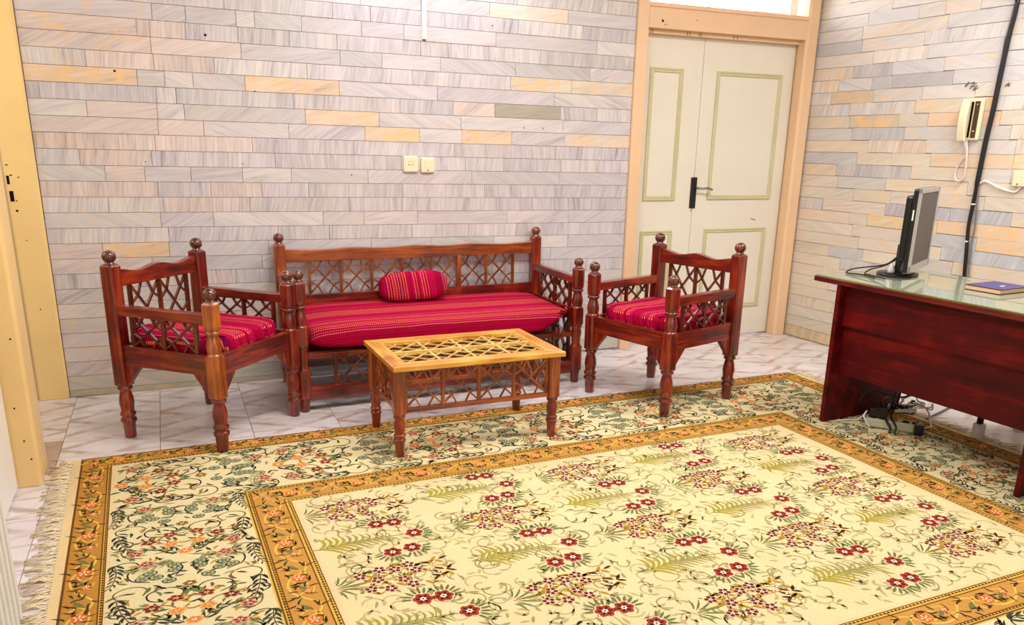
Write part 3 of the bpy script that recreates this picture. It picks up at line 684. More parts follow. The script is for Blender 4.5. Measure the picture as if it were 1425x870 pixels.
# ------------------------------------------------------------------ sofa
sofa = empty('sofa', (1.966, -0.362, 0), math.radians(1.15)); tag(sofa, 'long red-brown carved bench sofa with lattice back against the stone wall', 'sofa')
hx, hy = 0.806, 0.296; w = 0.066
SLEG = [(0.020, 0.0), (0.024, 0.003), (0.027, 0.060), (0.031, 0.072), (0.031, 0.080)]
for sx in (-1, 1):
    m = MB(); m.lathe(SLEG, 18); m.octo(0, 0, w, 0.012, 0.078, 0.225); m.lathe([(0.034, 0.225), (0.03, 0.232), (0.025, 0.245), (0.028, 0.275), (0.033, 0.31), (0.028, 0.335), (0.034, 0.345), (0.034, 0.36)], 18)
    m.octo(0, 0, w, 0.010, 0.36, 0.455); m.lathe(SPIN, 18); m.octo(0, 0, w * 0.97, 0.014, 0.585, 0.695, 0, 0.010)
    p = m.build('front_post', M['wood_z'], sofa, 0.0015, (sx * hx, -hy, 0))
    f = MB(); finial(f, 0, 0, 0.693, 0.028); f.build('finial', M['finial'], p)
    m = MB(); m.lathe(SLEG, 18); m.octo(0, 0, w * 0.95, 0.010, 0.078, 0.815, 0, 0.008)
    p = m.build('back_post', M['lit_orange_post'] if sx < 0 else M['wood_z'], sofa, 0.0015, (sx * hx, hy, 0))
    f = MB(); finial(f, 0, 0, 0.813, 0.029); f.build('finial', M['finial'], p)
    m = MB(); m.b2((sx * hx - 0.022, -hy + 0.02, 0.597), (sx * hx + 0.022, hy - 0.02, 0.640)); m.build('arm', M['wood_y'], sofa, 0.005)
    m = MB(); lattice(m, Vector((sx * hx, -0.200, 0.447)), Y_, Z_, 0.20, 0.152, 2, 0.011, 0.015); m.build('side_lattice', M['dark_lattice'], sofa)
    m = MB(); m.b2((sx * hx - 0.015, -hy + 0.03, 0.375), (sx * hx + 0.015, hy - 0.03, 0.447)); m.build('side_rail', M['wood_y'], sofa, 0.002)
    m = MB(); m.b2((sx * hx - 0.015, -hy + 0.03, 0.062), (sx * hx + 0.015, hy - 0.03, 0.132)); m.build('lower_side_rail', M['wood_y'], sofa, 0.002)
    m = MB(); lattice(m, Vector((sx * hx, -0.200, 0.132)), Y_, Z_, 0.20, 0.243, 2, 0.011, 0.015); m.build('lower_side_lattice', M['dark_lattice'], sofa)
m = MB(); m.prism(wavy(-hx + 0.03, hx - 0.03, 0.708, 0.779, 0.004, 4, 60), 'y', hy - 0.016, hy + 0.016); m.build('top_rail', M['honey_x'], sofa, 0.003)
m = MB(); m.b2((-hx + 0.03, hy - 0.015, 0.452), (hx - 0.03, hy + 0.015, 0.518)); m.build('lower_back_rail', M['wood_x'], sofa, 0.002)
CW = 0.1845
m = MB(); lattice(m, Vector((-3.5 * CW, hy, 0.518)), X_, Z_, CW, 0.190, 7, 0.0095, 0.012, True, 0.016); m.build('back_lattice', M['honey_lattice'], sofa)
m = MB(); m.b2((CW * 1.5 - 0.015, hy - 0.017, 0.48), (CW * 1.5 + 0.012, hy + 0.017, 0.712)); m.build('back_stile', M['honey_z'], sofa, 0.002)
m = MB(); m.b2((-hx + 0.03, -hy - 0.014, 0.062), (hx - 0.03, -hy + 0.014, 0.135)); m.build('lower_front_rail', M['wood_x'], sofa, 0.002)
m = MB(); m.b2((-hx + 0.03, hy - 0.014, 0.082), (hx - 0.03, hy + 0.014, 0.142)); m.build('lower_rear_rail', M['wood_x'], sofa, 0.002)
m = MB(); m.b2((-hx + 0.03, -hy + 0.002, 0.283), (hx - 0.03, -hy + 0.03, 0.310)); m.build('front_rail', M['wood_x'], sofa, 0.002)
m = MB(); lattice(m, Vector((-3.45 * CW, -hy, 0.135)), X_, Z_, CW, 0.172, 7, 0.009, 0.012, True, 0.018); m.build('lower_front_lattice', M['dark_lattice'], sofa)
m = MB(); m.b2((-hx + 0.016, -hy + 0.03, 0.296), (hx - 0.016, hy - 0.016, 0.312)); m.build('seat_board', M['wood_x'], sofa)

m = MB()
def sdent(v):
    u, w_ = v.x / 0.77, v.y / 0.305
    z = v.z + 0.004 * noise.noise(Vector((v.x * 5, v.y * 5, 2.2)))
    y = v.y
    if v.z > 0: z += 0.012 * max(0, w_) - 0.010 * max(0, -w_) * (0.4 + 0.6 * max(0, u))
    if w_ < -0.5: y -= 0.020 * (1 - u * u); z -= (0.018 * (1 - abs(u) ** 3) if v.z < 0 else 0)
    if u > 0.75 and w_ < 0 and v.z < 0: z += 0.09 * (u - 0.75) * 4 * min(1, -w_)
    return (v.x, y, z)
vs, fs = soft(0.768, 0.292, 0.066, 0.24, 0.16, 120, 30, sdent); m.add(vs, fs, 0, True)
cush = m.build('sofa_mattress', M['sofa_cloth']); cush.location = (1.966, -0.376, 0.400); cush.rotation_euler = (0, 0, math.radians(1.15))
tag(cush, 'long crimson striped seat mattress drooping over the sofa front', 'cushion')
m = MB()
def bdent(v):
    u = v.x / 0.20
    k = 1.0 - 0.10 * abs(u) ** 3
    return (v.x, v.y * k, v.z * k + 0.004 * noise.noise(v * 12))
vs, fs = soft(0.200, 0.092, 0.088, 0.42, 0.30, 64, 24, bdent); m.add(vs, fs, 0, True)
bol = m.build('bolster', M['bolster_cloth']); bol.location = (1.905, -0.185, 0.555); bol.rotation_euler = (math.radians(-10), math.radians(-2), math.radians(-2))
tag(bol, 'small red striped bolster pillow lying on the sofa mattress', 'pillow')

# ------------------------------------------------------------------ coffee table
tab = empty('coffee_table', (1.842, -1.262, RUG_Z), math.radians(0.9)); tag(tab, 'golden carved coffee table with open lattice top standing on the rug edge', 'table')
tx, ty = 0.383, 0.212; ZT = 0.434
TLEG = [(0.016, 0.0), (0.019, 0.002), (0.022, 0.045), (0.0235, 0.068), (0.027, 0.074), (0.027, 0.082), (0.021, 0.088), (0.027, 0.096), (0.027, 0.103), (0.022, 0.108), (0.026, 0.135), (0.027, 0.15), (0.021, 0.175), (0.021, 0.18), (0.027, 0.186), (0.027, 0.194), (0.025, 0.205)]
for sx in (-1, 1):
    for sy in (-1, 1):
        m = MB(); m.lathe(TLEG, 16, mat=1); m.octo(0, 0, 0.056, 0.006, 0.203, ZT - 0.022); m.build('leg', [M['honey_z'], M['wood_z']], tab, 0.0015, (sx * tx, sy * ty, 0))
for sy in (-1, 1):
    m = MB(); m.b2((-tx + 0.026, sy * ty - 0.011, 0.205), (tx - 0.026, sy * ty + 0.011, 0.226)); m.build('apron_rail', M['honey_x'], tab, 0.002)
    m = MB(); m.b2((-tx + 0.026, sy * ty - 0.011, 0.395), (tx - 0.026, sy * ty + 0.011, ZT - 0.022)); m.build('apron_rail', M['honey_x'], tab, 0.002)
    m = MB(); cw = (2 * tx - 0.062) / 4; lattice(m, Vector((-2 * cw, sy * ty, 0.226)), X_, Z_, cw, 0.170, 4, 0.0075, 0.010, True, 0.016); m.build('apron_lattice', M['honey_z'], tab)
for sx in (-1, 1):
    m = MB(); m.b2((sx * tx - 0.011, -ty + 0.026, 0.205), (sx * tx + 0.011, ty - 0.026, 0.226)); m.build('apron_rail', M['honey_y'], tab, 0.002)
    m = MB(); m.b2((sx * tx - 0.011, -ty + 0.026, 0.395), (sx * tx + 0.011, ty - 0.026, ZT - 0.022)); m.build('apron_rail', M['honey_y'], tab, 0.002)
    m = MB(); cw = (2 * ty - 0.062) / 2; lattice(m, Vector((sx * tx, -cw, 0.226)), Y_, Z_, cw, 0.170, 2, 0.0075, 0.010, True, 0.016); m.build('apron_lattice', M['honey_z'], tab)
ox, oy, ix, iy = 0.420, 0.270, 0.345, 0.193; zt0, zt1 = ZT - 0.022, ZT
for sy in (-1, 1):
    m = MB(); m.prism([(-ox, sy * oy), (ox, sy * oy), (ix, sy * iy), (-ix, sy * iy)][::sy], 'z', zt0, zt1); m.build('top_frame_board', M['gold_x'], tab, 0.002)
for sx in (-1, 1):
    m = MB(); m.prism([(sx * ox, -oy), (sx * ox, oy), (sx * ix, iy), (sx * ix, -iy)][::-sx], 'z', zt0, zt1); m.build('top_frame_board', M['gold_y'], tab, 0.002)
m = MB()
for rr in (0, 1): lattice(m, Vector((-ix, -iy + rr * iy, ZT - 0.011)), X_, Y_, ix / 2, iy, 4, 0.0058, 0.006, True, 0.012)
m.bar((-ix, 0), (ix, 0), 0.017, 0.018, X_, Y_, Z_, Vector((0, 0, ZT - 0.011)))
m.build('top_lattice', M['lattice_top'], tab)

# ------------------------------------------------------------------ desk and what stands on it
DK = Matrix.Translation((3.648, -1.602, 0)) @ Matrix.Rotation(math.radians(-86), 4, 'Z')
desk = empty('desk', (3.648, -1.602, RUG_Z), math.radians(-86)); tag(desk, 'dark cherry-red office desk with glass on top by the right wall', 'desk')
dz = -RUG_Z
m = MB(); m.b2((0, 0, 0.730 + dz), (1.50, 0.70, 0.757 + dz)); m.build('desk_top', M['desk_edge'], desk, 0.004)
m = MB(); m.b2((0.150, 0.004, 0.001), (0.174, 0.575, 0.730 + dz)); m.build('side_panel', M['desk'], desk, 0.002)
m = MB(); m.b2((1.195, 0.004, 0.001), (1.219, 0.575, 0.730 + dz)); m.build('side_panel', M['desk'], desk, 0.002)
m = MB(); m.b2((0.174, 0.048, 0.520 + dz), (1.195, 0.066, 0.730 + dz)); m.build('upper_front_panel', M['desk'], desk, 0.002)
m = MB(); m.b2((0.174, 0.066, 0.268 + dz), (1.195, 0.082, 0.530 + dz)); m.build('lower_front_panel', M['desk'], desk, 0.002)
gl = empty('glass_sheet', (3.648, -1.602, 0.757), math.radians(-86)); tag(gl, 'greenish glass sheet lying on the red desk top', 'glass')
m = MB(); m.b2((0.010, 0.006, 0.0005), (1.49, 0.69, 0.0060)); m.m = [1, 1, 1, 1, 0, 0]; m.build('pane', [M['glass'], M['glass_edge']], gl)
GZ = 0.7635
# monitor
au = math.radians(29.5); mon = empty('monitor', (4.062, -1.752, GZ), au); tag(mon, 'flat computer monitor with silver bezel seen edge-on, standing on the desk glass', 'monitor')
# local x along the screen plane (away from us), local -y = the way the screen faces
m = MB(); N_ = 32
m.lathe([(0.120, 0.0), (0.125, 0.004), (0.123, 0.010), (0.06, 0.016), (0.03, 0.018)], 36); m.build('base', M['black'], mon)
for v in mon.children[0].data.vertices: v.co.y *= 0.80
m = MB(); m.b2((-0.035, -0.020, 0.014), (0.035, 0.012, 0.16)); m.b2((-0.03, -0.05, 0.13), (0.03, 0.0, 0.19)); m.build('neck', M['black'], mon, 0.006)
zb, zt_ = 0.040, 0.445; mw = 0.212; yf = -0.098
m = MB(); m.b2((-mw, yf + 0.006, zb), (mw, yf + 0.036, zt_)); m.build('housing', M['black'], mon, 0.008)
m = MB(); m.b2((-mw + 0.04, yf + 0.034, zb + 0.05), (mw - 0.04, yf + 0.075, zt_ - 0.035)); m.build('back_cover', M['black'], mon, 0.012)
m = MB()
for a_, b_ in (((-mw, zb), (mw, zb + 0.034)), ((-mw, zt_ - 0.022), (mw, zt_)), ((-mw, zb), (-mw + 0.022, zt_)), ((mw - 0.022, zb), (mw, zt_))): m.b2((a_[0], yf, a_[1]), (b_[0], yf + 0.012, b_[1]))
m.build('bezel', M['silver'], mon, 0.001)
m = MB(); m.b2((-mw + 0.02, yf + 0.004, zb + 0.03), (mw - 0.02, yf + 0.010, zt_ - 0.02)); m.build('screen', M['screen'], mon)
m = MB(); m.b2((-mw - 0.001, yf + 0.020, zt_ - 0.15), (-mw + 0.002, yf + 0.027, zt_ - 0.10)); m.build('side_mark', M['white_plastic'], mon)  # small white mark on the near edge of the housing
m = MB(); m.lathe([(0.016, 0), (0.019, 0.01), (0.012, 0.035), (0.004, 0.05)], 10, (-0.055, 0.02, 0.014)); m.build('cable_clip', M['white_plastic'], mon)
m = MB(); m.tube(smooth_path([(4.035, -1.765, GZ + 0.10), (3.99, -1.735, GZ + 0.055), (3.93, -1.675, GZ + 0.035), (3.88, -1.625, GZ + 0.02), (3.825, -1.640, GZ + 0.005), (3.84, -1.70, GZ + 0.005), (3.855, -1.76, GZ + 0.005), (3.835, -1.82, GZ + 0.005)], 6), 0.0036, 6)
m.tube(smooth_path([(4.035, -1.77, GZ + 0.09), (3.98, -1.74, GZ + 0.05), (3.935, -1.695, GZ + 0.026), (3.90, -1.690, GZ + 0.005), (3.885, -1.74, GZ + 0.005), (3.875, -1.81, GZ + 0.005), (3.86, -1.86, GZ + 0.005)], 6), 0.0036, 6)
tag(m.build('monitor_cable', M['black']), 'pair of thin black leads looping from the monitor across the desk glass', 'cable')
# notebook
nb = empty('notebook', (4.135, -2.262, GZ), math.radians(5)); tag(nb, 'thick indigo-covered notebook lying on the desk glass', 'notebook')
nx, ny = 0.112, 0.086
m = MB(); m.b2((-nx, -ny, 0.0), (nx, ny, 0.003)); m.build('back_cover', M['cover_edge'], nb, 0.001)
m = MB(); m.b2((-nx + 0.004, -ny + 0.004, 0.003), (nx - 0.004, ny - 0.004, 0.021)); m.build('page_block', M['paper'], nb)
m = MB(); m.b2((-nx, -ny, 0.021), (nx, ny, 0.0245)); m.b2((nx - 0.003, -ny, 0.003), (nx, ny, 0.021)); m.m = [1, 1, 1, 1, 1, 0] + [1] * 6; m.build('front_cover', [M['cover_blue'], M['cover_edge']], nb)
m = MB(); m.b2((-0.02, -0.03, 0.0245), (0.012, -0.018, 0.0250)); m.build('cover_mark', M['white_plastic'], nb)

# under the desk: power strip, adapter, tangle of leads, stool
ps = empty('power_strip', (3.935, -1.985, RUG_Z), math.radians(-50)); tag(ps, 'grey-white power strip lying on the rug under the desk', 'power strip')
m = MB(); m.b2((-0.135, -0.030, 0.001), (0.135, 0.030, 0.046)); m.build('body', M['grey_plastic'], ps, 0.006)
m = MB(); m.b2((-0.005, -0.014, 0.044), (0.016, 0.012, 0.052)); m.build('switch', M['red_switch'], ps, 0.002)
for x_ in (-0.10, -0.055, 0.055, 0.10):
    m = MB(); m.lathe([(0.019, 0), (0.019, 0.001)], 14, (x_, 0, 0.0462)); m.build('outlet', M['hole'], ps)
for i, (x_, h_) in enumerate(((-0.10, 0.05), (-0.055, 0.06))):
    m = MB(); m.b2((-0.02, -0.018, 0), (0.02, 0.018, h_)); o = m.build('plug', M['black'], None, 0.005); q = Matrix.Rotation(math.radians(-50), 3, 'Z') @ Vector((x_, 0.004, 0.0475))
    o.location = (3.935 + q.x, -1.985 + q.y, RUG_Z + q.z); o.rotation_euler = (0, 0, math.radians(-50)); tag(o, ('black plug in the outlet at the far left end of the power strip', 'taller black plug, second outlet of the power strip')[i], 'plug')
m = MB(); m.b2((-0.022, -0.016, 0.0), (0.022, 0.016, 0.058)); o = m.build('power_adapter', M['black'], None, 0.004); o.location = (3.975, -2.105, RUG_Z + 0.001); o.rotation_euler = (0, 0, math.radians(-40)); tag(o, 'black power adapter block standing before the power strip', 'adapter')
rr = random.Random(11)
P0 = Vector((3.985, -1.96, 0.03))
def lead(pts, r, mat, label):
    m = MB(); m.tube(smooth_path(pts, 6), r, 6); tag(m.build('power_lead', mat), label, 'cable', None)
lead([(4.02, -1.90, 0.33), (4.00, -1.92, 0.22), (3.96, -1.935, 0.11), (3.90, -1.96, 0.066), (3.875, -2.02, 0.03), (3.86, -2.03, 0.012)], 0.0065, M['blackcable'], 'thick black lead dropping across the front of the power strip')
lead([(4.035, -1.905, 0.33), (4.02, -1.925, 0.22), (3.985, -1.945, 0.13), (3.93, -1.965, 0.075), (3.895, -2.035, 0.04), (3.88, -2.045, 0.012)], 0.0055, M['blackcable'], 'second black lead beside the thick one across the power strip')
lead([(4.10, -1.93, 0.33), (4.09, -1.935, 0.20), (4.05, -1.93, 0.15), (3.97, -1.88, 0.16), (3.90, -1.82, 0.165), (3.87, -1.80, 0.10)], 0.005, M['blackcable'], 'black lead hanging in a low loop beneath the desk panel')
for k in range(7):
    a0 = rr.uniform(0, 6); c = Vector((4.03 + rr.uniform(-0.05, 0.07), -1.975 + rr.uniform(-0.03, 0.05), 0)); ra = rr.uniform(0.04, 0.085)
    pts = []
    for i in range(9):
        a_ = a0 + i * rr.uniform(0.6, 0.95); pts.append((c.x + ra * math.cos(a_) * 1.1, c.y + ra * math.sin(a_), 0.062 + 0.016 * k * 0.55 + rr.uniform(0, 0.04)))
    wh = k % 2 == 0
    lead(pts, 0.0042 if wh else 0.0036, M['white_plastic'] if wh else M['blackcable'], ('white coiled lead heaped behind the power strip', 'thin black lead tangled in the heap behind the power strip')[k % 2])
    C.objects[-1]['group'] = 'white leads in the heap' if wh else 'thin black leads in the heap'
lead([(3.73, -1.795, 0.012), (3.80, -1.80, 0.012), (3.86, -1.82, 0.014), (3.865, -1.86, 0.06), (3.84, -1.89, 0.085), (3.815, -1.90, 0.06), (3.83, -1.93, 0.012)], 0.0038, M['white_plastic'], 'white lead running along the rug from the desk side to the power strip')
lead([(4.06, -2.05, 0.012), (4.14, -2.04, 0.012), (4.20, -1.98, 0.012), (4.23, -1.94, 0.05), (4.20, -1.90, 0.10)], 0.0045, M['white_plastic'], 'white lead looping out to the right of the power strip')
lead([(4.24, -1.93, 0.006), (4.32, -1.90, 0.006), (4.44, -1.86, 0.006), (4.60, -1.80, 0.006)], 0.006, M['scuff'], 'grey lead running over the tiles behind the rug')
st = empty('stool', (4.41, -2.38, 0), 0.0); tag(st, 'black tubular stool behind the desk, one leg with a white foot cap showing', 'stool')
for sx in (-1, 1):
    for sy in (-1, 1):
        m = MB(); m.lathe([(0.0155, 0.03), (0.0155, 0.44)], 14, (sx * 0.155, sy * 0.16, 0)); lg = m.build('leg', M['black'], st)
        m = MB(); m.lathe([(0.026, 0.0), (0.030, 0.003), (0.030, 0.072), (0.024, 0.076)], 16, (sx * 0.155, sy * 0.16, 0)); m.build('foot_cap', M['white_plastic'], lg)
m = MB(); m.lathe([(0.2, 0.44), (0.21, 0.45), (0.21, 0.475), (0.19, 0.485)], 28); m.build('seat', M['black'], st)

# white ribbed radiator at the left edge
rad = empty('radiator', (0.0, -2.36, 0)); tag(rad, 'white ribbed radiator standing along the left wall at the picture edge', 'radiator')
for i in range(16):
    m = MB(); y0 = -0.02 - i * 0.052
    m.octo(0.002, y0 - 0.012, 0.044, 0.012, 0.03, 0.72); v = m.v
    m.v = [(0.016 + (x_ - 0.002) * 3.2, y_, z_) for x_, y_, z_ in v]
    m.build('rib_section', M['rib_white'], rad, 0.003)
m = MB(); m.b2((-0.03, -0.86, 0.05), (0.035, -0.02, 0.09)); m.b2((-0.03, -0.86, 0.66), (0.035, -0.02, 0.70)); m.build('header', M['rib_white'], rad)
for y_ in (-0.06, -0.80):
    m = MB(); m.b2((-0.03, y_ - 0.015, 0.001), (0.03, y_ + 0.015, 0.05)); m.build('foot', M['rib_white'], rad)

# ------------------------------------------------------------------ the rug
RW_, RV = 4.04, 3.06
rug = empty('rug', (0.135, -1.035, 0), math.radians(1.5)); tag(rug, 'large cream Persian-style rug with ochre bands and rows of red flowers', 'rug')
def uvp(u, v, z=0.0): return (u, -v, z)
CREAMF = L4((222, 202, 156)); CREAMB = L4((218, 204, 160)); OCH = L4((182, 128, 54)); OCHI = L4((192, 140, 68)); BRN = L4((112, 66, 18)); YEL = L4((208, 170, 78)); PALEC = L4((222, 196, 148))
def ring(mb, a, b, z, col):
    # band between inset a (outer) and inset b (inner)
    o_ = [(a, a), (RW_ - a, a), (RW_ - a, RV - a), (a, RV - a)]; i_ = [(b, b), (RW_ - b, b), (RW_ - b, RV - b), (b, RV - b)]
    vs = [uvp(*q, z) for q in o_ + i_]; mb.add(vs, [(i, 4 + i, 4 + (i + 1) % 4, (i + 1) % 4) for i in range(4)], 0, False, col)
m = MB(); m.box((RW_ / 2, -RV / 2, 0.0027), (RW_ + 0.06, RV, 0.0046)); m.c = [PALEC] * 6; m.build('backing', M['weave'], rug)
ZB = 0.0054
m = MB(); m.add([uvp(0.792, 0.792, ZB), uvp(RW_ - 0.792, 0.792, ZB), uvp(RW_ - 0.792, RV - 0.792, ZB), uvp(0.792, RV - 0.792, ZB)], [(3, 2, 1, 0)], 0, False, CREAMF); m.build('field', M['weave'], rug)
m = MB(); ring(m, 0.135, 0.612, ZB, CREAMB); m.build('main_border', M['weave'], rug)
m = MB(); ring(m, 0.0, 0.008, ZB, BRN); ring(m, 0.008, 0.106, ZB, OCH); ring(m, 0.106, 0.111, ZB, BRN); ring(m, 0.111, 0.120, ZB, YEL); ring(m, 0.120, 0.124, ZB, BRN); ring(m, 0.124, 0.135, ZB, PALEC); m.build('outer_band', M['weave'], rug)
m = MB(); ring(m, 0.612, 0.618, ZB, YEL); ring(m, 0.618, 0.624, ZB, BRN); ring(m, 0.624, 0.636, ZB, YEL); ring(m, 0.636, 0.641, ZB, BRN); ring(m, 0.641, 0.752, ZB, OCHI); ring(m, 0.752, 0.757, ZB, BRN); ring(m, 0.757, 0.774, ZB, YEL); ring(m, 0.774, 0.778, ZB, BRN); ring(m, 0.778, 0.792, ZB, PALEC); m.build('inner_band', M['weave'], rug)

# woven figures: leaves, blossoms and vines as thin raised pile
class Fig(MB):
    def poly(s, pts, z, col): s.add([(x, y, z) for x, y in pts], [tuple(range(len(pts)))], 0, False, col)
    def leaf(s, x, y, a, L, w, col, z=0.0006, bend=0.0):
        ca, sa = math.cos(a), math.sin(a); P = []
        for t_ in (0.0, 0.3, 0.65, 1.0):
            k = math.sin(PI * min(1, t_ * 0.92 + 0.04)) * w / 2; c_ = bend * L * t_ * t_; P.append((t_ * L, c_ - k, c_ + k))
        pts = [(p[0], p[1]) for p in P] + [(p[0], p[2]) for p in reversed(P)]
        s.poly([(x + ca * u - sa * v, y + sa * u + ca * v) for u, v in pts], z, col)
    def disc(s, x, y, r, col, z=0.0006, n=8, sy=1.0, a0=0.0): s.poly([(x + r * math.cos(a0 + 2 * PI * k / n), y + sy * r * math.sin(a0 + 2 * PI * k / n)) for k in range(n)], z, col)
    def vine(s, pts, w, col, z=0.0004):
        P = smooth_path([(p[0], p[1], 0) for p in pts], 5); vs = []; fs = []
        for i, p in enumerate(P):
            t_ = (P[min(i + 1, len(P) - 1)] - P[max(i - 1, 0)]).normalized(); vs += [(p.x - t_.y * w / 2, p.y + t_.x * w / 2, z), (p.x + t_.y * w / 2, p.y - t_.x * w / 2, z)]
        for i in range(len(P) - 1): fs.append((2 * i, 2 * i + 1, 2 * i + 3, 2 * i + 2))
        s.add(vs, fs, 0, False, col)
    def flower(s, x, y, r, petal, rim, mid, n=6, z=0.0008, a0=0.2):
        for k in range(n):
            a_ = a0 + 2 * PI * k / n; px_, py_ = x + 0.62 * r * math.cos(a_), y + 0.62 * r * math.sin(a_)
            s.disc(px_, py_, r * 0.43, rim, z, 8, 1.0); s.disc(px_, py_, r * 0.36, petal, z + 0.0003, 8)
            s.leaf(x + 0.22 * r * math.cos(a_), y + 0.22 * r * math.sin(a_), a_, r * 0.52, r * 0.27, mid, z + 0.0005)
        s.disc(x, y, r * 0.24, rim, z + 0.0006, 6); s.disc(x, y, r * 0.12, mid, z + 0.0008, 6)
    def done(s, name, u, v, parent=None, ang=0.0, mirror=1):
        return s.build(name, M['weave'], parent or rug)
REDP = L4((164, 60, 38)); DKR = L4((70, 18, 16)); WHT = L4((250, 240, 214)); FERN = L4((164, 152, 58)); FERN2 = L4((150, 144, 76)); GRN = L4((104, 116, 66)); DGRN = L4((56, 66, 46)); GOLD = L4((172, 128, 34)); DRED = L4((140, 50, 36)); FAINT = L4((178, 166, 116)); FAINT2 = L4((156, 146, 100))
DARK = L4((44, 40, 40)); BLUG = L4((104, 114, 88)); ORG = L4((232, 160, 78)); ORR = L4((226, 98, 44)); PNK = L4((206, 112, 96)); DBR = L4((84, 52, 20))
def fern_sprig():
    f = Fig()
    f.vine([(-0.03, 0.004), (0.02, 0.0), (0.12, 0.016), (0.24, 0.01), (0.33, -0.002)], 0.0055, FERN2)
    for i in range(11):
        t_ = i / 10; x = 0.0 + 0.245 * t_; L = 0.098 * (1 - 0.50 * t_); y = 0.012 * math.sin(PI * t_)
        cc = FERN if t_ < 0.35 else FERN2; w_ = 0.0135 * (1 - 0.5 * t_)
        for s_ in (-1, 1):
            # each frond leaves the stem steeply and curls over towards the flowers
            if s_ > 0: P = [(x + L * (0.95 * b_ - 0.85 * b_ * b_), y + s_ * L * (0.62 * b_ + 0.20 * b_ * b_)) for b_ in (0, 0.25, 0.5, 0.75, 1.0)]
            else: P = [(x + L * (0.95 * b_ - 0.10 * b_ * b_), y + s_ * L * (0.12 * b_ + 0.62 * b_ * b_)) for b_ in (0, 0.25, 0.5, 0.75, 1.0)]
            W_ = [0.35, 0.9, 1.0, 0.75, 0.15]; A_ = []; B_ = []
            for k in range(5):
                a_ = P[min(k + 1, 4)]; c_ = P[max(k - 1, 0)]; d_ = math.hypot(a_[0] - c_[0], a_[1] - c_[1]); nx_, ny_ = -(a_[1] - c_[1]) / d_, (a_[0] - c_[0]) / d_
                A_.append((P[k][0] + nx_ * w_ * W_[k] / 2, P[k][1] + ny_ * w_ * W_[k] / 2, 0.0006)); B_.append((P[k][0] - nx_ * w_ * W_[k] / 2, P[k][1] - ny_ * w_ * W_[k] / 2, 0.0006))
            f.add(A_ + B_, [(k, 5 + k, 6 + k, k + 1) for k in range(4)], 0, False, cc)
    cs = [(0.235, 0.118), (0.300, 0.112), (0.345, 0.0), (0.305, -0.103), (0.232, -0.112)]
    ang = [1.9, 1.0, 0.0, -1.0, -1.9]
    for (x, y), a_ in zip(cs, ang):
        for k in range(-3, 4):
            b_ = a_ + k * 0.34; f.leaf(x + 0.03 * math.cos(b_), y + 0.03 * math.sin(b_), b_, 0.042, 0.011, GRN, 0.0006)
        f.flower(x, y, 0.036, REDP, WHT, DKR, 6, 0.0009, a_)
    f.vine([(0.24, 0.01), (0.25, 0.05), (0.24, 0.09)], 0.004, FERN2); f.vine([(0.24, 0.01), (0.25, -0.05), (0.24, -0.09)], 0.004, FERN2)
    return f.mesh('fern_sprig')
def flower_cluster():
    f = Fig(); q = random.Random(4)
    f.vine([(0.0, 0.0), (0.08, 0.006), (0.2, 0.0), (0.36, 0.004)], 0.005, GOLD)
    for k in range(-3, 4): f.leaf(0.005 * (3 - abs(k)), 0.006 * k, k * 0.30, 0.085 - 0.010 * abs(k), 0.0085, GRN, 0.0006, 0.12 * k)
    pos = [(0.085, 0.045), (0.10, -0.045), (0.135, 0.005), (0.155, 0.066), (0.16, -0.062), (0.205, 0.05), (0.215, -0.022), (0.235, -0.062), (0.255, 0.066), (0.27, 0.02)]
    for x, y in pos:
        f.vine([(x - 0.05, y * 0.25), (x - 0.02, y * 0.7), (x, y)], 0.0035, GOLD, 0.0005); f.flower(x, y, 0.0225, DRED, WHT, DKR, 5, 0.0008, q.random())
        for k in range(4):
            b_ = q.uniform(0, 6.28); f.leaf(x + 0.022 * math.cos(b_), y + 0.022 * math.sin(b_), b_, 0.02, 0.007, GRN if q.random() < 0.6 else GOLD)
    for k in range(46):
        x = q.uniform(0.08, 0.37); y = q.uniform(-0.085, 0.085) * (1 - abs(x - 0.22) * 1.4); f.leaf(x, y, q.uniform(-1, 1), 0.038, 0.013, GOLD if k % 4 else DBR)
    for k in range(10):
        x = q.uniform(0.29, 0.385); y = q.uniform(-0.06, 0.06); f.disc(x, y, 0.008, GOLD, 0.0006, 7); f.disc(x, y, 0.0045, WHT, 0.0008, 7)
    return f.mesh('flower_cluster')
ms, mc = fern_sprig(), flower_cluster()
for me in (ms, mc): me.materials.append(M['weave'])
U0, DU, V0, DV = 0.80, 0.494, 0.945, 0.2795
for i in range(5):
    for j in range(5):
        u, v = U0 + i * DU, V0 + j * DV
        if v > 2.2: continue
        A = (i + j) % 2 == 1
        if u + (0.36 if A else 0.38) > RW_ - 0.79: continue
        o = link('fern_sprig' if A else 'flower_cluster', ms if A else mc, rug, 0, uvp(u + (0.0 if A else 0.0), v, ZB))
# faint scrolls that fill the field
f = Fig(); q = random.Random(21)
for k in range(1800):
    u = q.uniform(0.82, RW_ - 0.83); v = q.uniform(0.80, RV - 0.81); a_ = q.uniform(0, 6.28)
    cc = FAINT if q.random() < 0.6 else FAINT2
    if k % 3 == 0:
        r_ = q.uniform(0.020, 0.042); s_ = q.choice((-1, 1)); f.vine([(u + r_ * math.cos(a_ + s_ * b_), -v + r_ * math.sin(a_ + s_ * b_)) for b_ in (0, 0.9, 1.8, 2.7, 3.5)], 0.0058, cc, ZB + 0.0003)
        f.leaf(u + r_ * math.cos(a_), -v + r_ * math.sin(a_), a_ + 1.6, 0.032, 0.014, cc, ZB + 0.0004, 0.3)
    else:
        f.leaf(u, -v, a_, q.uniform(0.026, 0.046), q.uniform(0.010, 0.0155), cc, ZB + 0.0003, q.uniform(-0.6, 0.6))
stuff(f.build('field_scrolls', M['weave'], rug))
